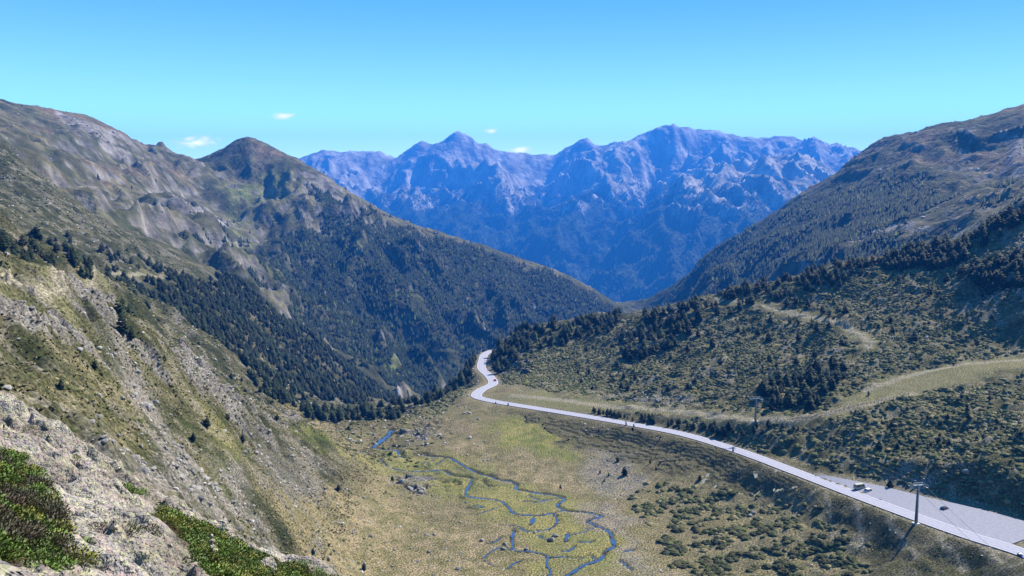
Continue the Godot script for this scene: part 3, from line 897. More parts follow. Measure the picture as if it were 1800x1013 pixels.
func survey() -> void:
	n_warp = noise(1, 30.0, 3)
	n_big = noise(2, 70.0, 5)
	n_fine = noise(3, 7.0, 4, false, 0.55)
	n_rock = noise(5, 22.0, 5, true, 0.55)
	n_mid = noise(8, 19.0, 4)
	n_crop = noise(9, 42.0, 4, false, 0.6)
	n_col = noise(6, 34.0, 5, false, 0.6)
	n_col2 = noise(7, 9.0, 4, false, 0.6)
	var pts: Array = SURVEY_VALLEY.duplicate()
	for k in ROAD.size() / 3:
		pts.append_array([ROAD[k * 3], ROAD[k * 3 + 2], ROAD[k * 3 + 1]])
	base_valley = surveyed(pts, -920, -1380, 760, 20, 18.0)
	base_mountains = surveyed(SURVEY_MOUNTAINS, -2300, -3150, 2300, -780, 50.0)
	base_range = surveyed(SURVEY_RANGE, -8400, -13500, 8400, -4500, 95.0)
	base_spur = surveyed(SURVEY_SPUR, -36, -52, 22, 4, 0.8)
	cover = cover_grids(COVER, ["heath", "bank", "green", "bare", "rock", "scree", "red", "dry", "forest"], -920, -1380, 760, 20, 4.0, 2)
	var ba: Grid = cover.bare
	for tr in TRACKS:
		if tr[0] < 2.0:
			continue
		var p := outline(tr[1])
		for a in p.size() - 1:
			for q in int(p[a].distance_to(p[a + 1]) / 2.0) + 1:
				var m := p[a].move_toward(p[a + 1], q * 2.0)
				for dj in [-1, 0, 1]:
					for di in [-1, 0, 1]:
						var k := (int((m.y + 1380.0) / 4.0 + 0.5) + int(dj)) * ba.nx + int((m.x + 920.0) / 4.0 + 0.5) + int(di)
						if k >= 0 and k < ba.d.size():
							ba.d[k] = maxf(ba.d[k], 0.9 if di == 0 and dj == 0 else 0.45)
	cover_m = cover_grids(COVER_MOUNTAINS, ["forest", "rock", "green"], -2300, -3150, 2300, -780, 12.0, 2)
	road_pts = curve_points(ROAD, 2.0)
	park_pts = curve_points(PARKING_EDGE, 2.0)
	for p in park_pts:
		var r := nearest_road(p)
		var wide := Vector2(p.x - r.x, p.z - r.z).length()
		for q in int(wide / 2.5) + 1:
			lot_pts.append(r.lerp(p, q * 2.5 / maxf(wide, 0.1)))
	print("surveyed ", Time.get_ticks_msec())

func curve_points(a: Array, step: float) -> Array[Vector3]:
	var c := Curve3D.new()
	var n: int = a.size() / 3
	for k in n:
		var p := Vector3(a[k * 3], a[k * 3 + 1], a[k * 3 + 2])
		var q := Vector3(a[maxi(k - 1, 0) * 3], a[maxi(k - 1, 0) * 3 + 1], a[maxi(k - 1, 0) * 3 + 2])
		var r := Vector3(a[mini(k + 1, n - 1) * 3], a[mini(k + 1, n - 1) * 3 + 1], a[mini(k + 1, n - 1) * 3 + 2])
		var t := (r - q).normalized()
		c.add_point(p, -t * p.distance_to(q) * 0.33, t * p.distance_to(r) * 0.33)
	var out: Array[Vector3] = []
	var l := c.get_baked_length()
	for k in int(l / step) + 1:
		out.append(c.sample_baked(k * step, true))
	return out

# the blue range at the end of the valley
func make_range() -> void:
	var s := Sheet.new()
	s.set_up(-7800, -13050, 7800, -4950, 30.0)
	s.col.resize(s.nx * s.nz)
	s.keep.resize(s.nx * s.nz)
	var gully := noise(51, 2600.0, 5, true, 0.42)
	var gully2 := noise(52, 620.0, 5, true, 0.5)
	var warp := noise(53, 1050.0, 3)
	var tone := noise(54, 750.0, 6, false, 0.62)
	var tone2 := noise(55, 165.0, 4, false, 0.6)
	for j in s.nz:
		var z := s.z0 + j * s.st
		for i in s.nx:
			var x := s.x0 + i * s.st
			var k := j * s.nx + i
			if absf(x) > -z * 0.70 + 100.0:
				continue
			s.keep[k] = 1
			var b := base_range.cub(x, z)
			var wx := warp.get_noise_2d(x, z) * 240.0
			var wz := warp.get_noise_2d(x + 5000.0, z) * 240.0
			var crest := smoothstep(-10500.0, -11200.0, z)
			var amp := lerpf(210.0, 22.0, crest)
			var g := gully.get_noise_2d((x + wx) * 1.5, (z + wz) * 0.65)
			var g2 := gully2.get_noise_2d((x + wx * 0.5) * 1.3, (z + wz * 0.5) * 0.75)
			var h := b + amp * (g - 0.15) + lerpf(150.0, 48.0, crest) * (g2 - 0.1)
			s.d[k] = h
	for j in s.nz:
		var z := s.z0 + j * s.st
		for i in s.nx:
			var k := j * s.nx + i
			if s.keep[k] == 0:
				continue
			var x := s.x0 + i * s.st
			var h := s.d[k]
			var l := s.d[k - 1] if i > 0 and s.keep[k - 1] else h
			var u := s.d[k - s.nx] if j > 0 and s.keep[k - s.nx] else h
			var steep := Vector2(h - l, h - u).length() / s.st
			var t := tone.get_noise_2d(x, z)
			var t2 := tone2.get_noise_2d(x, z)
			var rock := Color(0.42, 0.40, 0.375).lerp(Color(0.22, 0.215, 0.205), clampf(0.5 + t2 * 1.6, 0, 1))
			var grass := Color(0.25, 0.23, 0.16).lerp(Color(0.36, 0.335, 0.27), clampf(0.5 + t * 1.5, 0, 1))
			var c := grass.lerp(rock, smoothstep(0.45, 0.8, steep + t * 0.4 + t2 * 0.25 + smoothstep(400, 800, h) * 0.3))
			var wood := smoothstep(0.44, 0.56, 0.5 + (130.0 - h) / 560.0 + t * 0.45 + t2 * 0.22 - maxf(steep - 1.1, 0.0) * 0.6 * smoothstep(-150.0, 50.0, h))
			var tree := Color(0.018, 0.034, 0.018).lerp(Color(0.04, 0.06, 0.025), clampf(0.5 + t2 * 1.5, 0, 1))
			s.col[k] = c.lerp(tree, wood * 0.96)
	sheet_mesh(s, "far_mountains", M.range, "range of rocky mountains across the end of the valley, blue with haze")
	# single trees at the upper edge of the far woods and over their nearer slopes
	var pl := []
	var co := PackedColorArray()
	for q in 60000:
		var x := rng.randf_range(-3900, 3900)
		var z := -rng.randf_range(5550, 10300)
		var h := s.lin(x, z)
		if h > 420 or absf(x) > -z * 0.62:
			continue
		var w := 0.5 + (130.0 - h) / 560.0 + tone.get_noise_2d(x, z) * 0.45 + tone2.get_noise_2d(x, z) * 0.22
		if w < 0.36 + rng.randf() * 0.16:
			continue
		var hh := rng.randf_range(12, 24)
		pl.append(placed(Vector3(x, h - 0.5, z), rng.randf() * TAU, Vector3(hh * 1.5, hh, hh * 1.5)))
		var g := rng.randf_range(0.6, 1.5)
		co.append(Color(0.014 * g, 0.026 * g, 0.014 * g))
	many("distant_forest", far_pine(9), M.pine, pl, co, "dark woods on the lower slopes of the blue far range")

# the mountains either side of the deep valley
func make_mountains() -> void:
	var s := Sheet.new()
	s.set_up(-1900, -3000, 1900, -860, 7.0)
	s.col.resize(s.nx * s.nz)
	s.keep.resize(s.nx * s.nz)
	var gully := noise(61, 330.0, 6, true, 0.52)
	var gully2 := noise(62, 80.0, 5, true, 0.55)
	var warp := noise(63, 260.0, 3)
	var tone := noise(64, 200.0, 6, false, 0.62)
	var tone2 := noise(65, 42.0, 5, false, 0.62)
	var fo: Grid = cover_m.forest
	var ro: Grid = cover_m.rock
	var gr: Grid = cover_m.green
	for j in s.nz:
		var z := s.z0 + j * s.st
		for i in s.nx:
			var x := s.x0 + i * s.st
			var k := j * s.nx + i
			if absf(x) > -z * 0.70 + 60.0:
				continue
			s.keep[k] = 1
			var b := base_mountains.cub(x, z)
			var wx := warp.get_noise_2d(x, z) * 60.0
			var wz := warp.get_noise_2d(x + 5000.0, z) * 60.0
			var crest := maxf(smoothstep(-2150.0, -2320.0, z), smoothstep(200.0, 320.0, b))
			var g := gully.get_noise_2d((x + wx) * 1.5, (z + wz) * 0.6)
			var g2 := gully2.get_noise_2d((x + wx) * 1.3, (z + wz) * 0.7)
			var r := ro.lin(x + wx * 0.4, z + wz * 0.4)
			crest = maxf(crest, maxf(0.75 * smoothstep(300.0, 600.0, x), 0.55 * smoothstep(-480.0, -680.0, x)))
			s.d[k] = b + lerpf(70.0, 9.0, crest) * (g - 0.15) + lerpf(7.0 + 12.0 * r, 4.0 + 4.0 * r, crest) * (g2 - 0.1)
	for j in s.nz:
		var z := s.z0 + j * s.st
		for i in s.nx:
			var k := j * s.nx + i
			if s.keep[k] == 0:
				continue
			var x := s.x0 + i * s.st
			var h := s.d[k]
			var l := s.d[k - 1] if i > 0 and s.keep[k - 1] else h
			var u := s.d[k - s.nx] if j > 0 and s.keep[k - s.nx] else h
			var steep := Vector2(h - l, h - u).length() / s.st
			var t := tone.get_noise_2d(x, z)
			var t2 := tone2.get_noise_2d(x, z)
			var wx := warp.get_noise_2d(x * 3.0, z * 3.0) * 50.0
			var r := ro.lin(x + wx, z - wx)
			var w := fo.lin(x + wx, z - wx)
			var ge := gr.lin(x + wx, z - wx)
			var grass := Color(0.062, 0.068, 0.034).lerp(Color(0.15, 0.14, 0.08), clampf(0.5 + t * 1.6 + t2 * 0.7, 0, 1))
			grass = grass.lerp(Color(0.14, 0.18, 0.055).lerp(Color(0.22, 0.215, 0.10), clampf(0.5 + t2 * 1.6, 0, 1)), ge * 0.9)
			grass = grass.lerp(Color(0.15, 0.105, 0.075), smoothstep(0.05, 0.35, t) * 0.7 * smoothstep(100, 240, h))
			var rock := Color(0.30, 0.285, 0.28).lerp(Color(0.15, 0.145, 0.14), clampf(0.5 + t2 * 1.6, 0, 1))
			var c := grass.lerp(rock, smoothstep(0.45, 0.75, r * 0.75 + steep * 0.36 + t2 * 0.75 + t * 0.3))
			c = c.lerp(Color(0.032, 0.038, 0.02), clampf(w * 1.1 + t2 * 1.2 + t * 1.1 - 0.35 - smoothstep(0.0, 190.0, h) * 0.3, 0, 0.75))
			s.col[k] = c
	sheet_mesh(s, "mountains", M.mountain, "grassy and rocky mountainsides either side of the deep wooded valley")
	blocks.append(s)
	var pl := []
	var co := PackedColorArray()
	for q in 240000:
		var x := rng.randf_range(-1500, 1500)
		var z := -rng.randf_range(1000, 2650)
		if absf(x) > -z * 0.66:
			continue
		var wx := warp.get_noise_2d(x * 3.0, z * 3.0) * 50.0
		var w := fo.lin(x + wx, z - wx)
		if w < 0.04 and (rng.randf() > 0.06 or s.lin(x, z) > 170.0):
			continue
		w = maxf(w * 1.25, 0.12)
		w -= 0.7 * smoothstep(0.25, 0.7, gully.get_noise_2d((x + warp.get_noise_2d(x, z) * 60.0) * 1.5, (z + warp.get_noise_2d(x + 5000.0, z) * 60.0) * 0.6))
		w += tone2.get_noise_2d(x, z) * 1.5 + tone.get_noise_2d(x, z) * 1.3 - smoothstep(0.0, 190.0, s.lin(x, z)) * 0.4
		if w < 0.34 + rng.randf() * 0.5:
			continue
		var hh := rng.randf_range(6, 13)
		pl.append(placed(Vector3(x, s.lin(x, z) - 0.6, z), rng.randf() * TAU, Vector3(hh * 1.25, hh, hh * 1.25)))
		var g := rng.randf_range(0.55, 1.5)
		var bright := rng.randf() < 0.07 + 0.18 * smoothstep(0.1, 0.4, tone.get_noise_2d(x + 900, z))
		co.append(Color(0.04 * g, 0.055 * g, 0.018 * g) if bright else Color(0.012 * g, 0.022 * g, 0.012 * g))
	# crags and blocks standing out of the mountain grass
	var cp := []
	var cc := PackedColorArray()
	for q in 40000:
		var x := rng.randf_range(-1500, 1500)
		var z := -rng.randf_range(1000, 2500)
		if absf(x) > -z * 0.66:
			continue
		var w := ro.lin(x, z) * 0.6 + tone2.get_noise_2d(x, z) * 1.2 + tone.get_noise_2d(x + 400, z) * 0.5 - fo.lin(x, z) * 0.5
		if w < 0.2 + rng.randf() * 0.6:
			continue
		var r := rng.randf_range(0.8, 2.2) + 3.5 * pow(rng.randf(), 5.0)
		cp.append(placed(Vector3(x, s.lin(x, z) + r * 0.15, z), rng.randf() * TAU, Vector3(r * 1.3, r * rng.randf_range(0.6, 1.1), r), rng.randf_range(-0.5, 0.5)))
		var g := rng.randf_range(0.5, 1.3)
		cc.append(Color(0.26 * g, 0.25 * g, 0.245 * g))
	many("mountain_crags", stone_mesh(31, 3), M.stone, cp, cc, "grey crags and blocks standing out of the mountain grass")
	many("mountain_forest", far_pine(3), M.pine, pl, co, "pine forest covering the mountainsides of the deep valley")

func valley_block(ax: float, az: float, bx: float, bz: float, step: float, called: String, label: String, only_bank := false) -> void:
	var s := Sheet.new()
	s.set_up(ax, az, bx, bz, step)
	var count := s.nx * s.nz
	s.col.resize(count)
	s.keep.resize(count)
	var terraced := PackedFloat32Array()
	terraced.resize(count)
	var g: Grid = cover.heath
	var heath := g.d
	var bank: PackedFloat32Array = (cover.bank as Grid).d
	var green: PackedFloat32Array = (cover.green as Grid).d
	var bare: PackedFloat32Array = (cover.bare as Grid).d
	var rock: PackedFloat32Array = (cover.rock as Grid).d
	var scree: PackedFloat32Array = (cover.scree as Grid).d
	var red: PackedFloat32Array = (cover.red as Grid).d
	var dry: PackedFloat32Array = (cover.dry as Grid).d
	var forest: PackedFloat32Array = (cover.forest as Grid).d
	for j in s.nz:
		var z := az + j * step
		for i in s.nx:
			var x := ax + i * step
			var k := j * s.nx + i
			if absf(x) > -z * 0.68 + 30.0:
				continue
			s.keep[k] = 1
			var wx := n_warp.get_noise_2d(x, z) * 14.0
			var wz := n_warp.get_noise_2d(x + 700.0, z) * 14.0
			var u := clampf((x + wx + 920.0) * 0.25, 0.0, g.nx - 1.01)
			var v := clampf((z + wz + 1380.0) * 0.25, 0.0, g.nz - 1.01)
			var q := int(v + 0.5) * g.nx + int(u + 0.5)
			var base := base_valley.cub(x, z)
			var hilly := clampf(absf(base - 2.0) / 14.0, 0.0, 1.0)
			var nb := n_big.get_noise_2d(x, z)
			var nf := n_fine.get_noise_2d(x, z)
			var smooth := 1.0 - bare[q] * 0.85
			var nm := n_mid.get_noise_2d(x, z)
			var h := base + nb * (0.5 + (9.0 if x < -30.0 else 5.0 + 4.0 * smoothstep(10.0, -30.0, x)) * hilly) * smooth + nf * (0.16 + 0.8 * hilly) * smooth + nm * (0.12 + 2.2 * hilly) * smooth
			var ro := clampf(rock[q] + smoothstep(0.2, 0.45, n_crop.get_noise_2d(x, z)) * 0.6 * hilly * (1.0 - bare[q]) * (1.0 - bank[q]), 0.0, 1.0)
			if ro > 0.02:
				var rr := n_rock.get_noise_2d(x + wx, z)
				h += ro * (rr * 5.0 - 0.3)
				var shelf := (h + nf * 1.2) / 3.1
				h = lerpf(h, (floorf(shelf) + smoothstep(0.5, 0.92, shelf - floorf(shelf))) * 3.1, ro * 0.7)
				var cliff := (h + rr * 3.0) / 9.0
				h = lerpf(h, (floorf(cliff) + smoothstep(0.55, 0.8, cliff - floorf(cliff))) * 9.0, smoothstep(0.8, 1.0, rock[q]) * 0.75)
			var ba := bank[q]
			s.d[k] = h
			terraced[k] = ba
			if (only_bank and ba < 0.25) or (not only_bank and ba > 0.6):
				s.keep[k] = 0
			# what the ground is made of
			var t := n_col.get_noise_2d(x, z)
			var t2 := n_col2.get_noise_2d(x, z)
			var c := Color(0.048, 0.057, 0.025).lerp(Color(0.15, 0.142, 0.085), clampf(0.45 + t * 1.6 + t2 * 1.3, 0, 1))
			c = c.lerp(Color(0.36, 0.30, 0.185).lerp(Color(0.215, 0.20, 0.09), clampf(0.5 + t2 * 1.5 + t * 1.4, 0, 1)), clampf((1.0 - hilly) * 0.9 + dry[q], 0, 1))
			c = c.lerp(Color(0.17, 0.215, 0.05).lerp(Color(0.33, 0.305, 0.115), clampf(0.5 + t * 1.8 + t2 * 1.3, 0, 1)), green[q] * clampf(0.9 + t * 0.8, 0, 1))
			c = c.lerp(Color(0.115, 0.115, 0.052).lerp(Color(0.27, 0.24, 0.14), clampf(0.45 + t * 1.0 + t2 * 1.3, 0, 1)), heath[q] * 0.9)
			c = c.lerp(Color(0.30, 0.255, 0.155).lerp(Color(0.17, 0.16, 0.075), clampf(0.5 + t2 * 1.4, 0, 1)), clampf(dry[q] * (0.75 + t), 0, 1) * 0.85)
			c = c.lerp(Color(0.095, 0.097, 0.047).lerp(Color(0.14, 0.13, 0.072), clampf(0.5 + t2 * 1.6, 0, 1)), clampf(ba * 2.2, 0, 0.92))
			c = c.lerp(Color(0.225, 0.22, 0.115), bare[q] * 0.75)
			c = c.lerp(Color(0.07, 0.07, 0.035), forest[q] * clampf(0.6 + t2 * 1.3, 0, 1))
			c = c.lerp(Color(0.20, 0.115, 0.06), red[q] * clampf(0.5 + t2 * 1.5, 0, 1) * 0.8)
			var gr := clampf(0.5 + t2 * 1.6, 0, 1)
			c = c.lerp(Color(0.36, 0.34, 0.32).lerp(Color(0.22, 0.205, 0.185), gr), clampf(scree[q] * (0.95 + t2 * 1.2), 0, 1) * 0.9)
			c = c.lerp(Color(0.31, 0.295, 0.28).lerp(Color(0.14, 0.135, 0.13), gr), smoothstep(0.35, 0.75, ro * (0.8 + t * 0.8) + t2 * 0.35))
			# scattered bare stony patches on the slopes
			c = c.lerp(Color(0.32, 0.30, 0.275), smoothstep(0.22, 0.4, t2 + t * 0.4) * 0.45 * hilly * (1.0 - green[q]) * (1.0 - clampf(ba * 2.2, 0, 1)) * (1.0 - bare[q]))
			s.col[k] = c
	# the road and the car park lie on levelled ground
	var near := PackedFloat32Array()
	near.resize(count)
	near.fill(1e9)
	var level := PackedFloat32Array()
	level.resize(count)
	for p in road_pts:
		level_round(s, near, level, p, 4.6, 17.0)
	for p in lot_pts:
		level_round(s, near, level, p, 3.0, 15.0)
	for k in count:
		if near[k] < 16.0:
			var w := 1.0 - smoothstep(0.0, 15.0, near[k])
			s.d[k] = lerpf(s.d[k], level[k] - 0.42 * (1.0 - smoothstep(0.0, 1.5, near[k])), w)
			var edge := smoothstep(2.6, 0.6, near[k] + n_col2.get_noise_2d(k * 0.3, 4.0) * 1.0)
			s.col[k] = s.col[k].lerp(Color(0.26, 0.235, 0.17), edge * 0.85)
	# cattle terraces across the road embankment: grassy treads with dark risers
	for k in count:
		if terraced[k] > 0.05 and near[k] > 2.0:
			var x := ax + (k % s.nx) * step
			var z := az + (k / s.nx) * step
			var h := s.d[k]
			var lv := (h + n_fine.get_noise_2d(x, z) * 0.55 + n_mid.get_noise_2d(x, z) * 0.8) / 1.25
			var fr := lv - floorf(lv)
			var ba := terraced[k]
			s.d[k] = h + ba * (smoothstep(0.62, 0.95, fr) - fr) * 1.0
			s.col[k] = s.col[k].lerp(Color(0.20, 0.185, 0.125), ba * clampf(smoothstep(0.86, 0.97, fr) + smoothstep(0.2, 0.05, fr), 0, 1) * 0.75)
	for tr in TRACKS:
		var p := outline(tr[1])
		for a in p.size() - 1:
			track(s, p[a], p[a + 1], tr[0])
	for deep in [false, true]:
		for st in stream_pts:
			for p in st[1]:
				carve(s, p, st[0], deep)
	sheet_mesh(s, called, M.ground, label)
	blocks.append(s)

func nearest_road(p: Vector3) -> Vector3:
	var best := road_pts[0]
	for q in road_pts:
		if q.distance_squared_to(p) < best.distance_squared_to(p):
			best = q
	return best

func level_round(s: Sheet, near: PackedFloat32Array, level: PackedFloat32Array, p: Vector3, half: float, reach: float) -> void:
	var out := half + reach
	if p.x < s.x0 - out or p.z < s.z0 - out or p.x > s.x0 + s.nx * s.st + out or p.z > s.z0 + s.nz * s.st + out:
		return
	for j in range(maxi(0, int((p.z - out - s.z0) / s.st)), mini(s.nz - 1, int((p.z + out - s.z0) / s.st) + 1) + 1):
		for i in range(maxi(0, int((p.x - out - s.x0) / s.st)), mini(s.nx - 1, int((p.x + out - s.x0) / s.st) + 1) + 1):
			var d := Vector2(s.x0 + i * s.st - p.x, s.z0 + j * s.st - p.z).length() - half
			var k := j * s.nx + i
			if maxf(d, 0.0) < near[k] or (d < 0.0 and near[k] <= 0.0 and d < near[k]):
				near[k] = d
				level[k] = p.y

func track(s: Sheet, a: Vector2, b: Vector2, half: float) -> void:
	var out := half * 2.0 + 3.0
	var lo := a.min(b) - Vector2(out, out)
	var hi := a.max(b) + Vector2(out, out)
	for j in range(maxi(0, int((lo.y - s.z0) / s.st)), mini(s.nz - 1, int((hi.y - s.z0) / s.st) + 1) + 1):
		for i in range(maxi(0, int((lo.x - s.x0) / s.st)), mini(s.nx - 1, int((hi.x - s.x0) / s.st) + 1) + 1):
			var p := Vector2(s.x0 + i * s.st, s.z0 + j * s.st)
			var d := p.distance_to(Geometry2D.get_closest_point_to_segment(p, a, b)) + n_fine.get_noise_2d(p.x * 1.7, p.y * 1.7) * half
			if d < half * 1.4:
				var k := j * s.nx + i
				s.col[k] = s.col[k].lerp(Color(0.36, 0.33, 0.25), smoothstep(half * 1.4, half * 0.5, d) * 0.85)

func carve(s: Sheet, p: Vector3, half: float, deep: bool) -> void:
	var out := half + 2.2
	if not s.inside(p.x, p.z):
		return
	for j in range(maxi(0, int((p.z - out - s.z0) / s.st)), mini(s.nz - 1, int((p.z + out - s.z0) / s.st) + 1) + 1):
		for i in range(maxi(0, int((p.x - out - s.x0) / s.st)), mini(s.nx - 1, int((p.x + out - s.x0) / s.st) + 1) + 1):
			var d := Vector2(s.x0 + i * s.st - p.x, s.z0 + j * s.st - p.z).length()
			var k := j * s.nx + i
			if deep and d < half * 1.1 + 0.3:
				s.d[k] = minf(s.d[k], p.y - 0.35)
				s.col[k] = Color(0.08, 0.07, 0.04)
			elif not deep and d < out:
				s.d[k] = clampf(s.d[k], p.y + 0.05, p.y + 0.35 + (d - half) * 0.3)

func ground(x: float, z: float) -> float:
	for b in range(blocks.size() - 1, -1, -1):
		if blocks[b].inside(x, z) and (b < 6 or (cover.bank as Grid).lin(x, z) > 0.5):
			return blocks[b].lin(x, z)
	return base_valley.cub(x, z)

func make_valley() -> void:
	for st in STREAMS:
		var pts: Array[Vector3] = []
		var flat: Array = []
		for k in st[1].size() / 2:
			flat.append_array([st[1][k * 2], 0.0, st[1][k * 2 + 1]])
		for p in curve_points(flat, 0.8):
			pts.append(Vector3(p.x, base_valley.cub(p.x, p.z) - 0.3, p.z))
		for pass_ in 6:
			for k in range(1, pts.size() - 1):
				pts[k].y = (pts[k - 1].y + pts[k].y * 2.0 + pts[k + 1].y) * 0.25
		stream_pts.append([st[0] * (0.40 if st[0] < 2.5 else 0.6), pts])
	valley_block(-905, -1370, 740, -925, 6.0, "valley_mouth", "wooded ground falling away into the deep valley")
	valley_block(-905, -930, -258, -120, 2.5, "hillside_left", "sunlit grassy hillside with scattered pines above the valley")
	valley_block(-262, -930, 150, -556, 1.8, "valley_lip", "rocky edge of the meadow where the ground drops to the forest")
	valley_block(126, -930, 620, -150, 1.6, "hillside_right", "heathy hillside above the road")
	valley_block(-262, -560, 130, -45, 1.05, "valley_floor", "dry meadow with stony slopes round the winding stream")
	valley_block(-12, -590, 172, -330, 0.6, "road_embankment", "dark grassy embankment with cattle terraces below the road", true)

func make_spur() -> void:
	var s := Sheet.new()
	s.set_up(-29, -43, 14, -3.0, 0.11)
	var count := s.nx * s.nz
	s.col.resize(count)
	s.keep.resize(count)
	var zones := cover_grids(COVER_SPUR.map(func(z): return [z[0], 1.0, z[1]]), ["heather", "mat"], -36, -52, 22, 4, 0.4, 2)
	cover.spur_heather = zones.heather
	cover.spur_mat = zones.mat
	var slabs := noise(71, 4.5, 4, true, 0.5)
	var lumps := noise(72, 1.4, 4)
	var warp := noise(73, 2.0, 3)
	var crack := FastNoiseLite.new()
	crack.seed = 74
	crack.noise_type = FastNoiseLite.TYPE_CELLULAR
	crack.frequency = 0.42
	crack.cellular_return_type = FastNoiseLite.RETURN_DISTANCE2_SUB
	var hg: Grid = zones.heather
	var mg: Grid = zones.mat
	for j in s.nz:
		var z := s.z0 + j * s.st
		for i in s.nx:
			var x := s.x0 + i * s.st
			if x > z * -0.30 + 5.0 or x < z * 0.72 - 4.0:
				continue
			var k := j * s.nx + i
			s.keep[k] = 1
			var wx := warp.get_noise_2d(x, z)
			var wz := warp.get_noise_2d(x + 50.0, z)
			var veg := maxf(hg.lin(x + wx * 0.4, z + wz * 0.4), mg.lin(x + wx * 0.4, z + wz * 0.4))
			var h := base_spur.cub(x, z)
			var bare := 1.0 - veg
			# slabs that dip towards the valley, broken by joints
			var ledge := (h * 0.9 + x * 0.25 + z * 0.10 + wx * 0.45 + slabs.get_noise_2d(x, z) * 0.7) / 0.8
			var fr := ledge - floorf(ledge)
			h += bare * (smoothstep(0.55, 0.85, fr) - fr) * 0.7
			h += slabs.get_noise_2d(x + wx, z) * 0.42 * (0.5 + 0.5 * bare) + lumps.get_noise_2d(x, z) * 0.13
			var cr := crack.get_noise_2d((x + wx * 0.5) * 0.7 + z * 0.5, (z + wz * 0.5) * 1.3 - x * 0.3) + 1.0
			h -= bare * 0.55 * smoothstep(0.13, 0.02, cr)
			s.d[k] = h
			var tint := Color(0.62, 0.61, 0.64).lerp(Color(0.33, 0.32, 0.32), clampf(0.4 + slabs.get_noise_2d(x * 0.7 + 30.0, z * 0.7) * 0.9, 0, 1))
			var soil := Color(0.06, 0.05, 0.03).lerp(Color(0.11, 0.095, 0.05), clampf(0.5 + lumps.get_noise_2d(x * 2.0, z * 2.0) * 1.5, 0, 1))
			s.col[k] = tint.lerp(soil, smoothstep(0.3, 0.7, veg + lumps.get_noise_2d(x + 9.0, z) * 0.3))
	sheet_mesh(s, "rock_spur", M.rock, "pale lichen-covered rock slabs of the spur in front")
	spur = s

var spur: Sheet

# ------------------------------------------------------------------ road and water

func ribbon_points(pts: Array[Vector3], off: float) -> Array[Vector3]:
	var out: Array[Vector3] = []
	for k in pts.size():
		var t := pts[mini(k + 1, pts.size() - 1)] - pts[maxi(k - 1, 0)]
		var side := Vector3(-t.z, 0, t.x).normalized()
		out.append(pts[k] + side * off)
	return out

func strip(st: SurfaceTool, a: Array[Vector3], b: Array[Vector3], ca: Color, cb: Color) -> void:
	for k in a.size() - 1:
		var q := [a[k], a[k + 1], b[k + 1], b[k]]
		var c := [ca, ca, cb, cb]
		var n: Vector3 = (q[1] - q[0]).cross(q[3] - q[0])
		var order := [0, 1, 2, 0, 2, 3] if n.y < 0.0 else [0, 2, 1, 0, 3, 2]
		for e in order:
			st.set_color(c[e])
			st.add_vertex(q[e])

func lifted(p: Array[Vector3], dy: float) -> Array[Vector3]:
	var out: Array[Vector3] = []
	for q in p:
		out.append(q + Vector3(0, dy, 0))
	return out

func make_road() -> void:
	var st := tool()
	st.set_smooth_group(0)
	var grey := Color(0.25, 0.258, 0.32)
	var l := ribbon_points(road_pts, -3.9)
	var r := ribbon_points(road_pts, 3.9)
	# lanes of slightly different wear across the carriageway
	var lanes := [-3.9, -2.6, -1.7, -0.5, 0.5, 1.7, 2.6, 3.9]
	for k in lanes.size() - 1:
		var g0: float = [1.0, 0.9, 1.04, 0.93, 1.05, 0.9, 1.02][k]
		strip(st, ribbon_points(road_pts, lanes[k]), ribbon_points(road_pts, lanes[k + 1]), grey * g0, grey * g0)
	var dark := Color(0.14, 0.14, 0.13)
	st.set_smooth_group(-1)
	strip(st, l, lifted(ribbon_points(road_pts, -4.05), -0.7), dark, dark)
	strip(st, r, lifted(ribbon_points(road_pts, 4.05), -0.7), dark, dark)
	var o := part("road", st, M.road, self)
	o.set_meta("kind", "structure")
	o.set_meta("label", "pale asphalt mountain road curving along the valley side")
	# worn edge lines
	var side := tool()
	for off in [-3.55, 3.55]:
		strip(side, lifted(ribbon_points(road_pts, off - 0.07), 0.012), lifted(ribbon_points(road_pts, off + 0.07), 0.012), Color.WHITE, Color.WHITE)
	var lines := part("edge_line", side, plain(Color(0.48, 0.48, 0.50), 0.8), o)
	lines.set_meta("label", "worn pale edge line")
	# car park beside it
	var pk := tool()
	pk.set_smooth_group(0)
	var inner: Array[Vector3] = []
	var outer: Array[Vector3] = []
	for p in park_pts:
		var q := nearest_road(p)
		var d := Vector3(p.x - q.x, 0, p.z - q.z).normalized()
		inner.append(q + d * 3.6 + Vector3(0, -0.03, 0))
		outer.append(p + Vector3(0, 0.02, 0))
	var grey2 := Color(0.205, 0.212, 0.262)
	strip(pk, inner, outer, grey2, grey2)
	var skirt: Array[Vector3] = []
	for k in outer.size():
		skirt.append(outer[k] + (outer[k] - inner[k]).normalized() * 0.3 + Vector3(0, -0.8, 0))
	pk.set_smooth_group(-1)
	strip(pk, outer, skirt, dark, dark)
	var po := part("parking_area", pk, M.road, self)
	po.set_meta("kind", "structure")
	po.set_meta("label", "greyer asphalt lay-by widening beside the road")

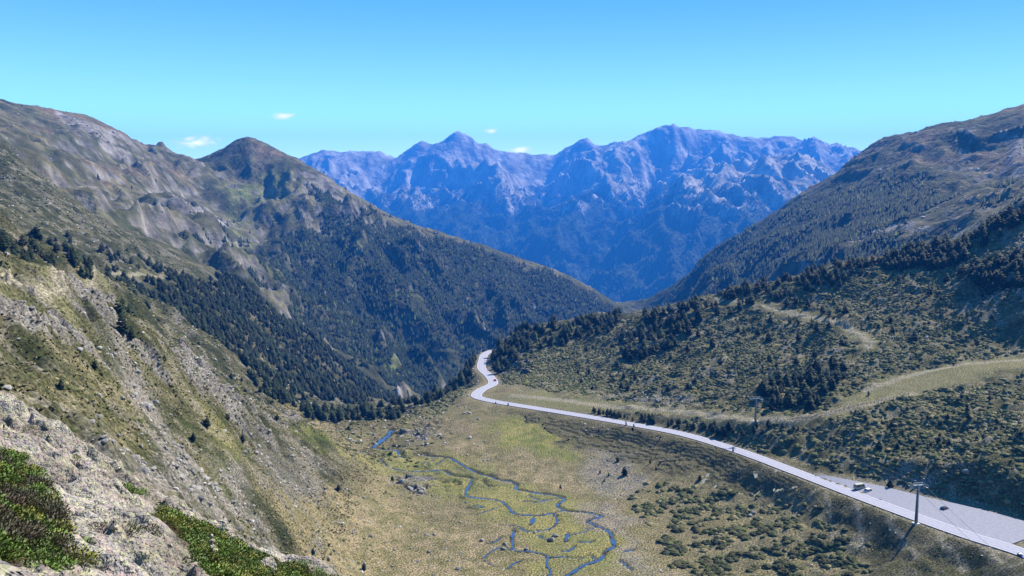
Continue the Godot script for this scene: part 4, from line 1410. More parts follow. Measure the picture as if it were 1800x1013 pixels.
func make_water() -> void:
	for s in stream_pts:
		var st := tool()
		st.set_smooth_group(0)
		var l := lifted(ribbon_points(s[1], -1.0), 0.0)
		var r := lifted(ribbon_points(s[1], 1.0), 0.0)
		var n: int = s[1].size()
		for k in n:
			var p: Vector3 = s[1][k]
			var w: float = s[0] * (0.85 + 2.0 * n_col2.get_noise_2d(p.x * 1.3, p.z * 1.3)) + 0.12
			if n < 30:
				w *= 0.5 + 0.7 * sin(PI * (k + 0.5) / n)
			l[k] = p + (l[k] - p).normalized() * w
			r[k] = p + (r[k] - p).normalized() * w
		strip(st, l, r, Color.WHITE, Color.WHITE)
		var o := part("stream_water", st, M.water, self)
		o.set_meta("kind", "structure")
		o.set_meta("label", "still blue water of the stream winding through the meadow")

# ------------------------------------------------------------------ plants and stones

const GROVE_WORDS := {
	"crest": ["pine on the crest above the far road bend", "pines on the crest above the road bend"],
	"knoll": ["pine on the rocky knoll below the distant pylon", "pines on the knoll"],
	"ridge": ["pine along the skyline ridge above the sandy path", "pines on the skyline ridge"],
	"grove": ["pine in the dense skyline grove of the heath", "pines of the skyline grove"],
	"corner": ["pine on the steep skyline at the picture's edge", "pines on the steep skyline"],
	"crag": ["pine on the shaded crag high in the heath", "pines on the shaded crag"],
	"heath": ["pine standing alone in the heath above the service track", "young pines scattered in the heath"],
	"track": ["pine in the row between service track and road", "low pines along the service track"],
	"bend": ["pine in the thicket behind the second lift pylon", "pines behind the second pylon"],
	"lip": ["pine on the edge where the meadow drops away", "pines at the meadow's edge"],
	"roadcut": ["pine on top of the shaded road cutting", "pines above the road cutting"],
	"leftknot": ["pine in the clump on the rocky sunlit slope", "pines of the clump on the sunlit slope"],
	"leftledge": ["pine on the stony ledge above the meadow's end", "pines on the stony ledge"],
	"lowbank": ["pine in the heath between piste and car park", "stunted pines above the car park"],
	"lone": ["solitary pine on the stony ground round the meadow", "solitary pines round the meadow"],
	"slope": ["pine of the wood on the sunlit hillside", "pines on the sunlit hillside"],
}

## What sets one of many apart: its size and girth, and where it stands among its fellows.
func told_apart(words: String, size: float, mid: float, girth: float, x: float, z: float, box_: Rect2) -> String:
	var big := "tall" if size > mid * 1.15 else ("small" if size < mid * 0.85 else "mid-sized")
	var shape := "slender" if girth < 0.98 else ("broad" if girth > 1.18 else "dark")
	var u := (x - box_.position.x) / maxf(box_.size.x, 0.1)
	var v := (z - box_.position.y) / maxf(box_.size.y, 0.1)
	var side: String = ["leftmost", "left", "centre left", "centre right", "right", "rightmost"][clampi(int(u * 6.0), 0, 5)]
	var depth: String = ["back", "rear", "middle", "front", "frontmost"][clampi(int(v * 5.0), 0, 4)]
	return "%s %s %s, %s row, %s" % [big, shape, words, depth, side]

func spread(list: Array, key: int, name_: String, ix: int, iz: int) -> Rect2:
	var r := Rect2()
	var first := true
	for a in list:
		if key < 0 or a[key] == name_:
			if first:
				r = Rect2(a[ix], a[iz], 0, 0)
				first = false
			else:
				r = r.expand(Vector2(a[ix], a[iz]))
	return r

func in_outline(p: PackedVector2Array) -> Vector2:
	var lo := p[0]
	var hi := p[0]
	for q in p:
		lo = lo.min(q)
		hi = hi.max(q)
	for t in 60:
		var v := Vector2(rng.randf_range(lo.x, hi.x), rng.randf_range(lo.y, hi.y))
		if Geometry2D.is_point_in_polygon(v, p):
			return v
	return p[0]

var road_far: Grid
func off_road(x: float, z: float) -> float:
	if road_far == null:
		road_far = Grid.new()
		road_far.set_up(-120, -960, 320, -180, 3.0)
		road_far.d.fill(30.0)
		for q in road_pts + lot_pts:
			for j in range(maxi(0, int((q.z + 960.0) / 3.0) - 8), mini(road_far.nz, int((q.z + 960.0) / 3.0) + 9)):
				for i in range(maxi(0, int((q.x + 120.0) / 3.0) - 8), mini(road_far.nx, int((q.x + 120.0) / 3.0) + 9)):
					var k := j * road_far.nx + i
					road_far.d[k] = minf(road_far.d[k], Vector2(i * 3.0 - 120.0 - q.x, j * 3.0 - 960.0 - q.z).length())
	return road_far.lin(x, z) if road_far.inside(x, z) else 30.0

func make_pines() -> void:
	var crowns := [pine_crown(1, 15, 9), pine_crown(2, 13, 9), pine_crown(5, 16, 8), pine_crown(8, 12, 10)]
	var trunk := pine_trunk()
	var all := []
	for g in GROVES:
		var p := outline(g[4])
		for k in g[1]:
			var q := in_outline(p)
			if off_road(q.x, q.y) < 6.5:
				continue
			all.append([g[0], q.x, q.y, rng.randf_range(g[2], g[3]) * (0.75 if rng.randf() < 0.3 else 1.0)])
	for k in LONE_PINES.size() / 3:
		all.append(["lone", LONE_PINES[k * 3], LONE_PINES[k * 3 + 1], LONE_PINES[k * 3 + 2]])
	var fo: Grid = cover.forest
	for k in 60000:
		var x := rng.randf_range(-760, 60)
		var z := -rng.randf_range(330, 1250)
		if absf(x) > -z * 0.66:
			continue
		var w := fo.lin(x, z)
		if w < 0.03:
			continue
		w += n_col.get_noise_2d(x, z) * 1.0 + n_big.get_noise_2d(x + 300, z) * 0.8
		if w > 0.30 + rng.randf() * 0.55:
			all.append(["slope", x, z, rng.randf_range(3.0, 7.0) + 3.5 * pow(rng.randf(), 3.0)])
	all.sort_custom(func(a, b): return a[3] / Vector2(a[1], a[2]).length() > b[3] / Vector2(b[1], b[2]).length())
	var pl := [[], []]
	var co := [PackedColorArray(), PackedColorArray()]
	var made := []
	for k in 4:
		var m := tinted(0.85, 0.25, 0.12)
		m.albedo_color = Color([0.011, 0.014, 0.01, 0.019][k], [0.022, 0.026, 0.022, 0.031][k], [0.009, 0.01, 0.01, 0.011][k]).linear_to_srgb()
		made.append(m)
	var reach := {}
	for k in all.size():
		var a: Array = all[k]
		var h: float = a[3]
		var at := Vector3(a[1], ground(a[1], a[2]), a[2])
		var wide := h * rng.randf_range(0.85, 1.35)
		if k < 300:
			var words: Array = GROVE_WORDS[a[0]]
			if not reach.has(a[0]):
				reach[a[0]] = spread(all.slice(0, 300), 0, a[0], 1, 2)
			var o := thing("pine_tree", at, rng.randf() * TAU, told_apart(words[0], h, 4.0 if a[0] in ["lone", "track", "leftledge", "heath", "lowbank"] else 7.0, wide / h, a[1], a[2], reach[a[0]]), "tree", words[1])
			o.scale = Vector3(wide, h, wide)
			part_mesh("trunk", trunk, M.bark, o)
			part_mesh("crown", crowns[k % 4], made[(k * 7) % 4], o)
		else:
			var q := 0 if rng.randf() < 0.5 else 1
			pl[q].append(placed(at, rng.randf() * TAU, Vector3(wide, h, wide)))
			var g := rng.randf_range(0.5, 1.8)
			co[q].append(Color(0.012 * g, 0.021 * g, 0.011 * g) if rng.randf() < 0.9 else Color(0.035 * g, 0.046 * g, 0.017 * g))
	for q in 2:
		many("pine_wood", crowns[q * 2], M.pine, pl[q], co[q], "mass of smaller dark pines spread over the hillsides")
	print("pines ", all.size(), " ", Time.get_ticks_msec())

func make_stones() -> void:
	var big := [stone_mesh(1, 6), stone_mesh(2, 6), stone_mesh(3, 6), stone_mesh(4, 6)]
	var small := [stone_mesh(11, 3), stone_mesh(12, 3)]
	var mats := []
	for k in 3:
		var m := ground_material(grain(81 + k, 256, 30.0, 5, 0.6, 1.0, 2.0), 2.0)
		m.albedo_color = Color([0.30, 0.25, 0.35][k], [0.29, 0.24, 0.34][k], [0.275, 0.235, 0.335][k]).linear_to_srgb()
		mats.append(m)
	var spots := []
	for k in BOULDERS.size() / 3:
		spots.append([BOULDERS[k * 3], BOULDERS[k * 3 + 1]])
	var reach0 := spread(spots, -1, "", 0, 1)
	for k in BOULDERS.size() / 3:
		var x: float = BOULDERS[k * 3]
		var z: float = BOULDERS[k * 3 + 1]
		var r: float = BOULDERS[k * 3 + 2] * 0.5
		var far := Vector2(x, z).length()
		var girth := rng.randf_range(0.85, 1.35)
		var words := "grey boulder lying in the grass beside the stream meadow"
		var group := "boulders in the meadow"
		if x < -60.0:
			words = "pale boulder on the stony left slope"
			group = "boulders on the left slope"
		elif x > 60.0:
			words = "pale boulder among the dark heath shrubs"
			group = "boulders in the heath"
		elif far > 450.0:
			words = "grey boulder near the upper end of the stream"
			group = "boulders by the upper stream"
		var o := part_mesh("boulder", big[k % 4], mats[k % 3], self)
		tag(o, told_apart(words.replace(" lying in the grass", ""), r, 1.2, girth, x, z, reach0).replace("tall", "large").replace(" dark ", " rough "), "boulder", group)
		o.position = Vector3(x, ground(x, z) + r * 0.25, z)
		o.rotation.y = rng.randf() * TAU
		o.scale = Vector3(r * girth, r * rng.randf_range(0.8, 1.1), r)
	var sc: Grid = cover.scree
	var ro: Grid = cover.rock
	var gr: Grid = cover.green
	var ba: Grid = cover.bare
	var list := []
	for k in 300000:
		var x := rng.randf_range(-560, 420)
		var z := -rng.randf_range(95, 900)
		if absf(x) > -z * 0.64:
			continue
		var t := n_col2.get_noise_2d(x, z) + n_col.get_noise_2d(x, z) * 0.5
		var w := 0.045 + 1.0 * sc.lin(x, z) + 0.5 * ro.lin(x, z) + maxf(t, 0.0) * 0.6 - 0.25 * gr.lin(x, z) - ba.lin(x, z)
		if x > 60.0:
			w *= 0.6
		if rng.randf() > w:
			continue
		if off_road(x, z) < 6.0:
			continue
		var r := 0.13 + (0.9 if x < -20.0 else 0.55) * pow(rng.randf(), 4.0) + 0.3 * sc.lin(x, z) * rng.randf()
		if z < -480.0:
			r *= 1.6
		list.append([x, z, r])
	list.sort_custom(func(a, b): return a[2] / Vector2(a[0], a[1]).length() > b[2] / Vector2(b[0], b[1]).length())
	var pl := [[], []]
	var co := [PackedColorArray(), PackedColorArray()]
	var reach := spread(list.slice(0, 220), -1, "", 0, 1)
	for k in list.size():
		var a: Array = list[k]
		var r: float = a[2]
		var at := Vector3(a[0], ground(a[0], a[1]) + r * 0.2, a[1])
		if k < 220:
			var long_ := rng.randf_range(0.85, 1.5)
			var o := part_mesh("rock", big[k % 4], mats[k % 3], self)
			var where := "stony left slope" if a[0] < -25.0 else ("heath beside the road" if a[0] > 60.0 else "dry valley meadow")
			tag(o, told_apart("pale rock loose on the " + where, r, 0.55, long_, a[0], a[1], reach).replace(" dark ", " rough ").replace("tall", "large"), "rock", "loose rocks on the " + where)
			o.position = at
			o.rotation.y = rng.randf() * TAU
			o.scale = Vector3(r * long_, r * rng.randf_range(0.7, 1.1), r)
		else:
			var q := k % 2
			pl[q].append(placed(at, rng.randf() * TAU, Vector3(r * rng.randf_range(0.9, 1.6), r * rng.randf_range(0.6, 1.0), r), rng.randf_range(-0.5, 0.5)))
			var g := rng.randf_range(0.55, 1.3)
			co[q].append(Color(0.29 * g, 0.28 * g, 0.265 * g))
	for q in 2:
		many("scree_stones", small[q], M.stone, pl[q], co[q], "loose grey stones strewn over the slopes and meadow")
	print("stones ", list.size(), " ", Time.get_ticks_msec())

func make_shrubs() -> void:
	var big := [shrub_mesh(1, 5, 11, 0.3), shrub_mesh(2, 5, 11, 0.35), shrub_mesh(3, 5, 10, 0.3)]
	var small := [shrub_mesh(4, 3, 8, 0.3), shrub_mesh(6, 3, 8, 0.35)]
	var he: Grid = cover.heath
	var ba: Grid = cover.bare
	var sc: Grid = cover.scree
	var list := []
	for k in 320000:
		var right := rng.randf() < 0.5
		var x := rng.randf_range(-20, 560) if right else rng.randf_range(-560, 60)
		var z := -rng.randf_range(290, 900) if right else -rng.randf_range(95, 980)
		if absf(x) > -z * 0.64:
			continue
		var w := he.lin(x, z)
		var t := n_col2.get_noise_2d(x + 40.0, z) * 0.9 + n_col.get_noise_2d(x + 200.0, z) * 0.7
		if not right:
			w = w * 0.7 + 0.30 * smoothstep(-20.0, -60.0, x)
		w = w * (0.75 + t * 1.3) - ba.lin(x, z) * 2.0 - sc.lin(x, z) * 0.5
		if w < (0.34 if right and z < -395.0 else 0.2) + rng.randf() * 0.45:
			continue
		if x > -40.0 and off_road(x, z) < 7.0:
			continue
		if x > 20.0 and x < 150.0 and z > -425.0:
			if n_mid.get_noise_2d(x * 1.6, z * 1.6) < -0.02:
				continue
			list.append([x, z, rng.randf_range(0.7, 1.7)])
			continue
		list.append([x, z, rng.randf_range(0.4, 1.2) * ((0.6 if z > -450.0 else 1.1) if x < 20.0 else 1.0)])
	list.sort_custom(func(a, b): return a[2] / Vector2(a[0], a[1]).length() > b[2] / Vector2(b[0], b[1]).length())
	var reach := spread(list.slice(0, 280).filter(func(a): return a[0] > 20.0), -1, "", 0, 1)
	var mats := []
	for k in 3:
		var m := tinted(0.9, 0.2)
		m.albedo_color = Color([0.045, 0.054, 0.04][k], [0.05, 0.052, 0.048][k], [0.02, 0.024, 0.021][k]).linear_to_srgb()
		mats.append(m)
	var pl := [[], []]
	var co := [PackedColorArray(), PackedColorArray()]
	for k in list.size():
		var a: Array = list[k]
		var r: float = a[2]
		var at := Vector3(a[0], ground(a[0], a[1]) - 0.05, a[1])
		var size := Vector3(r * rng.randf_range(0.9, 1.4), r * rng.randf_range(0.65, 1.0), r * rng.randf_range(0.9, 1.3))
		if k < 280:
			var o := part_mesh("heath_shrub", big[k % 3], mats[k % 3], self)
			if a[0] > 20.0:
				tag(o, told_apart("cushion shrub on the flat below the road", r, 0.95, size.x / size.z, a[0], a[1], reach).replace("tall", "large"), "shrub", "cushion shrubs below the road")
			else:
				tag(o, told_apart("cushion shrub on the stony sunlit slope", r, 0.8, size.x / size.z, a[0], a[1], reach).replace("tall", "large"), "shrub", "cushion shrubs on the sunlit slope")
			o.position = at
			o.rotation.y = rng.randf() * TAU
			o.scale = size
		else:
			var q := k % 2
			pl[q].append(placed(at, rng.randf() * TAU, size))
			var g := rng.randf_range(0.6, 1.45)
			co[q].append(Color(0.064 * g, 0.072 * g, 0.029 * g) if rng.randf() < 0.72 else Color(0.14 * g, 0.126 * g, 0.066 * g))
	for q in 2:
		many("heath_cover", small[q], M.shrub, pl[q], co[q], "dense low heath shrubs covering the hillside")
	make_tussocks()
	print("shrubs ", list.size(), " ", Time.get_ticks_msec())

# bent grass in tufts over the slopes and the dry meadow
func make_tussocks() -> void:
	var r := RandomNumberGenerator.new()
	r.seed = 77
	var v := PackedVector3Array()
	var n := PackedVector3Array()
	var c := PackedColorArray()
	for k in 12:
		var a := TAU * (k + r.randf()) / 12.0
		var out := Vector3(cos(a), 0, sin(a))
		var side := Vector3(-sin(a), 0, cos(a)) * 0.16
		var tip := out * r.randf_range(0.5, 1.0) + Vector3(0, r.randf_range(0.5, 1.0), 0)
		var mid := out * 0.35 + Vector3(0, 0.45, 0)
		var g := r.randf_range(0.7, 1.3)
		for p in [out * 0.1 - side, mid + side, mid - side, out * 0.1 - side, out * 0.1 + side, mid + side, mid - side, mid + side, tip]:
			v.append(p)
			n.append((out * 0.6 + Vector3(0, 0.8, 0)).normalized())
			c.append(Color(g, g, g))
	var mesh := raw_mesh(v, n, c)
	var pl := []
	var co := PackedColorArray()
	var gr: Grid = cover.green
	var sc: Grid = cover.scree
	var ba: Grid = cover.bare
	for k in 230000:
		var left := rng.randf() < 0.6
		var x := rng.randf_range(-320, -70) if left else rng.randf_range(-120, 200)
		var z := -rng.randf_range(90, 640) if left else -rng.randf_range(280, 560)
		if absf(x) > -z * 0.64 or off_road(x, z) < 5.5:
			continue
		var t := n_col2.get_noise_2d(x + 90.0, z) + n_col.get_noise_2d(x - 60.0, z) * 0.6
		if t + 0.35 - sc.lin(x, z) * 0.6 - ba.lin(x, z) - gr.lin(x, z) * 0.3 < rng.randf() * 0.9:
			continue
		var q := rng.randf_range(0.25, 0.8) if left else rng.randf_range(0.15, 0.4)
		pl.append(placed(Vector3(x, ground(x, z) - 0.03, z), rng.randf() * TAU, Vector3(q, q * rng.randf_range(0.5, 1.0), q)))
		var g := rng.randf_range(0.6, 1.4)
		co.append([Color(0.20 * g, 0.17 * g, 0.105 * g), Color(0.085 * g, 0.088 * g, 0.04 * g), Color(0.04 * g, 0.045 * g, 0.02 * g)][0 if rng.randf() < (0.35 if left else 0.7) else (1 if rng.randf() < 0.5 or not left else 2)])
	many("grass_tussocks", mesh, M.shrub, pl, co, "tufts of bent grass and low herbs on the slopes and meadow")

func make_spur_plants() -> void:
	var heather := [leaf_clump(1, 520, 0.12, true), leaf_clump(2, 520, 0.13, true)]
	var leafy := [leaf_clump(3, 460, 0.13, false), leaf_clump(4, 460, 0.14, false)]
	var stems := twigs(5)
	var hg: Grid = cover.spur_heather
	var mg: Grid = cover.spur_mat
	var list := []
	for b in BUSHES:
		list.append([b[0] == "mat", b[1], b[2], b[3] * 0.5])
	for k in 22000:
		var x := rng.randf_range(-26, 4)
		var z := -rng.randf_range(5, 40)
		var h := hg.lin(x, z)
		var m := mg.lin(x, z)
		if maxf(h, m) < 0.35 + rng.randf() * 0.4:
			continue
		var leaf := m > h or n_col2.get_noise_2d(x * 6.0, z * 6.0) > 0.0
		list.append([leaf, x, z, rng.randf_range(0.13, 0.27) * (1.0 + 0.014 * -z)])
	list.sort_custom(func(a, b): return a[3] / Vector2(a[1], a[2]).length() > b[3] / Vector2(b[1], b[2]).length())
	var pl := [[], []]
	var co := [PackedColorArray(), PackedColorArray()]
	var reach := spread(list.slice(0, 60), -1, "", 1, 2)
	for k in list.size():
		var a: Array = list[k]
		var at := Vector3(a[1], spur.lin(a[1], a[2]) - 0.04, a[2])
		var r: float = a[3]
		var g := rng.randf_range(0.7, 1.35)
		var col := Color(0.06, 0.105, 0.016) if a[0] else Color(0.04, 0.042, 0.022)
		if a[0] and rng.randf() < 0.35:
			col = Color(0.11, 0.12, 0.02)
		elif not a[0] and rng.randf() < 0.3:
			col = Color(0.05, 0.035, 0.028)
		col = Color(col.r * g, col.g * g, col.b * g)
		if k < 60:
			var right: bool = a[1] > -9.5 and a[2] < -14.0
			var fat := rng.randf_range(0.85, 1.3)
			var o: Node3D
			if a[0]:
				o = thing("bilberry_bush", at, rng.randf() * TAU, told_apart("green leafy bush beside the cairn" if right else "green leafy bush among the heather", r, 0.26, fat, a[1], a[2], reach).replace("tall", "large").replace(" dark", " bright"), "bush", "green bushes beside the cairn" if right else "green bushes among the heather")
			else:
				o = thing("heather_bush", at, rng.randf() * TAU, told_apart("brownish heather bush on the pale rock" if a[1] > -6.5 else "brownish heather bush beside the pale rock", r, 0.26, fat, a[1], a[2], reach).replace("tall", "large").replace(" dark", ""), "bush", "heather in the rock cracks" if a[1] > -6.5 else "heather at the left edge")
			o.scale = Vector3(r * fat, r * rng.randf_range(0.7, 1.0), r)
			var m := tinted(0.6, 0.35, 0.35)
			m.albedo_color = col.linear_to_srgb()
			part_mesh("foliage", (leafy if a[0] else heather)[k % 2], m, o)
			part_mesh("twig", stems, M.twig, o)
		else:
			var q := 0 if a[0] else 1
			pl[q].append(placed(at, rng.randf() * TAU, Vector3(r, r * rng.randf_range(0.6, 1.0), r)))
			co[q].append(col)
	print("spur plants ", list.size())
	many("bilberry_cover", leafy[0], M.leaf, pl[0], co[0], "mat of small bright green leaves over the spur")
	many("heather_cover", heather[0], M.leaf, pl[1], co[1], "brown and olive heather covering the spur's edge")
	# loose stones and a cairn on the spur
	var st := [stone_mesh(21, 5), stone_mesh(22, 5), stone_mesh(23, 5)]
	var m: StandardMaterial3D = M.rock.duplicate()
	m.albedo_color = Color(0.80, 0.79, 0.78)
	m.vertex_color_use_as_albedo = false
	var stones := [[-8.3, -23.0, 0.55, "white block of rock half sunk in the green bushes above the cairn"], [-9.3, -23.6, 0.3, "small white stone left of the white block in the bushes"], [-6.8, -22.6, 0.35, "grey pointed stone right of the white block in the bushes"], [-12.4, -25.5, 0.4, "pale stone at the top end of the green ledge beyond the rock"], [-11.6, -25.3, 0.28, "flat pale stone on the green ledge beyond the rock"]]
	for s in stones:
		var o := part_mesh("stone", st[stones.find(s) % 3], m, self)
		tag(o, s[3], "stone")
		o.position = Vector3(s[0], spur.lin(s[0], s[1]) + s[2] * 0.45, s[1])
		o.scale = Vector3(s[2], s[2] * 1.2, s[2] * 0.8)
	for k in 14:
		var x := rng.randf_range(-9.5, -4.0)
		var z := -rng.randf_range(11.0, 22.0)
		if (hg.lin(x, z) + mg.lin(x, z)) > 0.2 or x > z * 0.37 or x < z * 0.57:
			continue
		var r := rng.randf_range(0.05, 0.16)
		var o := part_mesh("stone", st[k % 3], m, self)
		tag(o, told_apart("loose stone lying on the pale rock slabs", r, 0.1, 1.0 + 0.2 * (k % 3), x, z, Rect2(-9.5, -22, 5.5, 11)).replace("tall", "large").replace(" dark", " grey"), "stone", "loose stones on the slabs")
		o.position = Vector3(x, spur.lin(x, z) + r * 0.4, z)
		o.scale = Vector3(r * (1.0 + 0.2 * (k % 3)), r, r)
		o.rotation.y = k * 2.1
	var c := thing("cairn", Vector3(-6.9, spur.lin(-6.9, -18.8) + 0.12, -18.8), 0.4, "little cairn of stacked pale stones among the green bushes", "cairn")
	var y := 0.0
	for k in 6:
		var r: float = [0.17, 0.15, 0.13, 0.11, 0.08, 0.045][k]
		var o := part_mesh("stone", st[k % 3], m, c)
		var hh: float = [0.4, 0.5, 0.4, 0.6, 0.7, 1.6][k] * r
		o.position = Vector3(rng.randf_range(-0.02, 0.02), y + hh, rng.randf_range(-0.02, 0.02))
		o.scale = Vector3(r, hh * 1.35, r * 0.85)
		o.rotation.y = k * 1.3
		y += hh * 1.75

# ------------------------------------------------------------------ ski lift

func pylon(at: Vector3, tall: float, turn: float, label: String) -> Node3D:
	var o := thing("lift_pylon", at, turn, label, "lift pylon", "chairlift pylons")
	var st := tool()
	st.set_smooth_group(0)
	tube(st, Vector3(0, -1.0, 0), Vector3(0, tall, 0), 0.62, 0.36, 14)
	part("column", st, M.steel, o)
	st = tool()
	box(st, Vector3(0, -0.3, 0), Vector3(2.2, 1.0, 2.2))
	part("footing", st, M.concrete, o)
	st = tool()
	box(st, Vector3(0, tall, 0), Vector3(4.4, 0.34, 0.34))
	box(st, Vector3(0, tall + 0.9, 0), Vector3(4.0, 0.12, 0.12))
	for x in [-1.9, -0.3, 0.3, 1.9]:
		tube(st, Vector3(x, tall, 0), Vector3(x * 0.9, tall + 0.9, 0), 0.07, 0.07, 6)
	part("crossarm", st, M.galvanised, o)
	for x in [-2.15, 2.15]:
		st = tool()
		box(st, Vector3(x, tall - 0.1, 0), Vector3(0.12, 0.25, 3.4))
		var tr := part("sheave_train", st, M.galvanised, o)
		st = tool()
		for k in 6:
			var z := -1.5 + k * 0.6
			tube(st, Vector3(x - 0.08, tall + 0.12, z), Vector3(x + 0.08, tall + 0.12, z), 0.24, 0.24, 12)
		part("sheave", st, M.black, tr)
		st = tool()
		box(st, Vector3(x + signf(x) * 0.55, tall - 0.5, 0), Vector3(0.45, 0.05, 3.4))
		for k in 4:
			tube(st, Vector3(x + signf(x) * 0.85, tall - 0.5, -1.9 + k * 1.27), Vector3(x + signf(x) * 0.85, tall + 0.5, -1.9 + k * 1.27), 0.03, 0.03, 5)
		for yy in [0.0, 0.5]:
			tube(st, Vector3(x + signf(x) * 0.85, tall + yy, -1.95), Vector3(x + signf(x) * 0.85, tall + yy, 1.95), 0.03, 0.03, 5)
		part("catwalk", st, M.galvanised, o)
	st = tool()
	for x in [-0.22, 0.22]:
		tube(st, Vector3(x, 1.5, 0.72), Vector3(x, tall - 0.2, 0.46), 0.025, 0.025, 4)
	for k in int((tall - 2.0) / 0.4):
		var y := 1.7 + k * 0.4
		var zz := 0.72 - 0.26 * (y - 1.5) / (tall - 1.7)
		tube(st, Vector3(-0.22, y, zz), Vector3(0.22, y, zz), 0.018, 0.018, 4)
	part("ladder", st, M.galvanised, o)
	return o

func rope_point(a: Vector3, b: Vector3, t: float) -> Vector3:
	return a.lerp(b, t) + Vector3(0, -4.0 * t * (1.0 - t) * a.distance_to(b) * 0.022, 0)

func make_lift() -> void:
	var feet := [Vector3(172, 0, -150), Vector3(151.8, 0, -308.0), Vector3(129.8, 0, -443.4), Vector3(104, 0, -600), Vector3(84, 0, -725)]
	var tall := [16.0, 14.8, 12.5, 12.0, 12.0]
	var labels := ["", "tall grey lift pylon at the roadside opposite the car park", "grey lift pylon beside the service track in front of dark pines", "", ""]
	var tops := []
	for k in feet.size():
		feet[k].y = ground(feet[k].x, feet[k].z)
		var d: Vector3 = feet[mini(k + 1, 4)] - feet[maxi(k - 1, 0)]
		tops.append([feet[k] + Vector3(0, tall[k], 0), atan2(-d.x, -d.z)])
		if labels[k] != "":
			pylon(feet[k] + Vector3(0, 0.1, 0), tall[k], atan2(-d.x, -d.z), labels[k])
	var third := Vector3(136.9, 0, -717)
	third.y = ground(third.x, third.z)
	pylon(third, 9.0, 0.2, "small distant lift pylon standing on the sandy clearing of the knoll")
	for side in [-2.15, 2.15]:
		var st := tool()
		for k in tops.size() - 1:
			var a: Vector3 = tops[k][0] + Basis(Vector3.UP, tops[k][1]) * Vector3(side, 0.4, 0)
			var b: Vector3 = tops[k + 1][0] + Basis(Vector3.UP, tops[k + 1][1]) * Vector3(side, 0.4, 0)
			for q in 16:
				tube(st, rope_point(a, b, q / 16.0), rope_point(a, b, (q + 1) / 16.0), 0.05, 0.05, 5, false)
		var o := part("lift_cable", st, M.cable, self)
		tag(o, "thin steel lift cable nearer the meadow" if side < 0.0 else "thin steel lift cable nearer the car park side", "cable", "cables of the chairlift")
	# two empty chairs between the first and second pylon; they throw the long shadows on the grass below the road
	for q in [[1, -2.15, 0.30, "empty dark lift chair hanging over the roadside grass, the one farther from the tall pylon"], [1, 2.15, 0.14, "empty dark lift chair hanging over the road close to the tall pylon"]]:
		var k: int = q[0]
		var a: Vector3 = tops[k][0] + Basis(Vector3.UP, tops[k][1]) * Vector3(q[1], 0.4, 0)
		var b: Vector3 = tops[k + 1][0] + Basis(Vector3.UP, tops[k + 1][1]) * Vector3(q[1], 0.4, 0)
		chair(rope_point(a, b, q[2]), atan2(-(b - a).x, -(b - a).z), q[3])

func chair(at: Vector3, turn: float, label: String) -> void:
	var o := thing("lift_chair", at, turn, label, "lift chair", "chairs on the lift")
	var st := tool()
	tube(st, Vector3.ZERO, Vector3(0, -2.0, 0.15), 0.06, 0.05, 6)
	tube(st, Vector3(0, -2.0, 0.15), Vector3(0, -2.6, 0.4), 0.05, 0.05, 6)
	box(st, Vector3(0, -0.02, 0), Vector3(0.2, 0.2, 0.5))
	part("hanger", st, M.steel, o)
	st = tool()
	box(st, Vector3(0, -3.1, -0.1), Vector3(2.2, 0.10, 0.5))
	part("seat", st, M.black, o)
	st = tool()
	box(st, Vector3(0, -2.8, 0.18), Vector3(2.2, 0.5, 0.08))
	part("backrest", st, M.black, o)
	st = tool()
	for x in [-1.15, 1.15]:
		tube(st, Vector3(x, -3.1, -0.3), Vector3(x, -2.4, 0.3), 0.03, 0.03, 5)
	tube(st, Vector3(-1.15, -2.4, 0.3), Vector3(1.15, -2.4, 0.3), 0.035, 0.035, 5)
	part("frame", st, M.steel, o)

# ------------------------------------------------------------------ vehicles

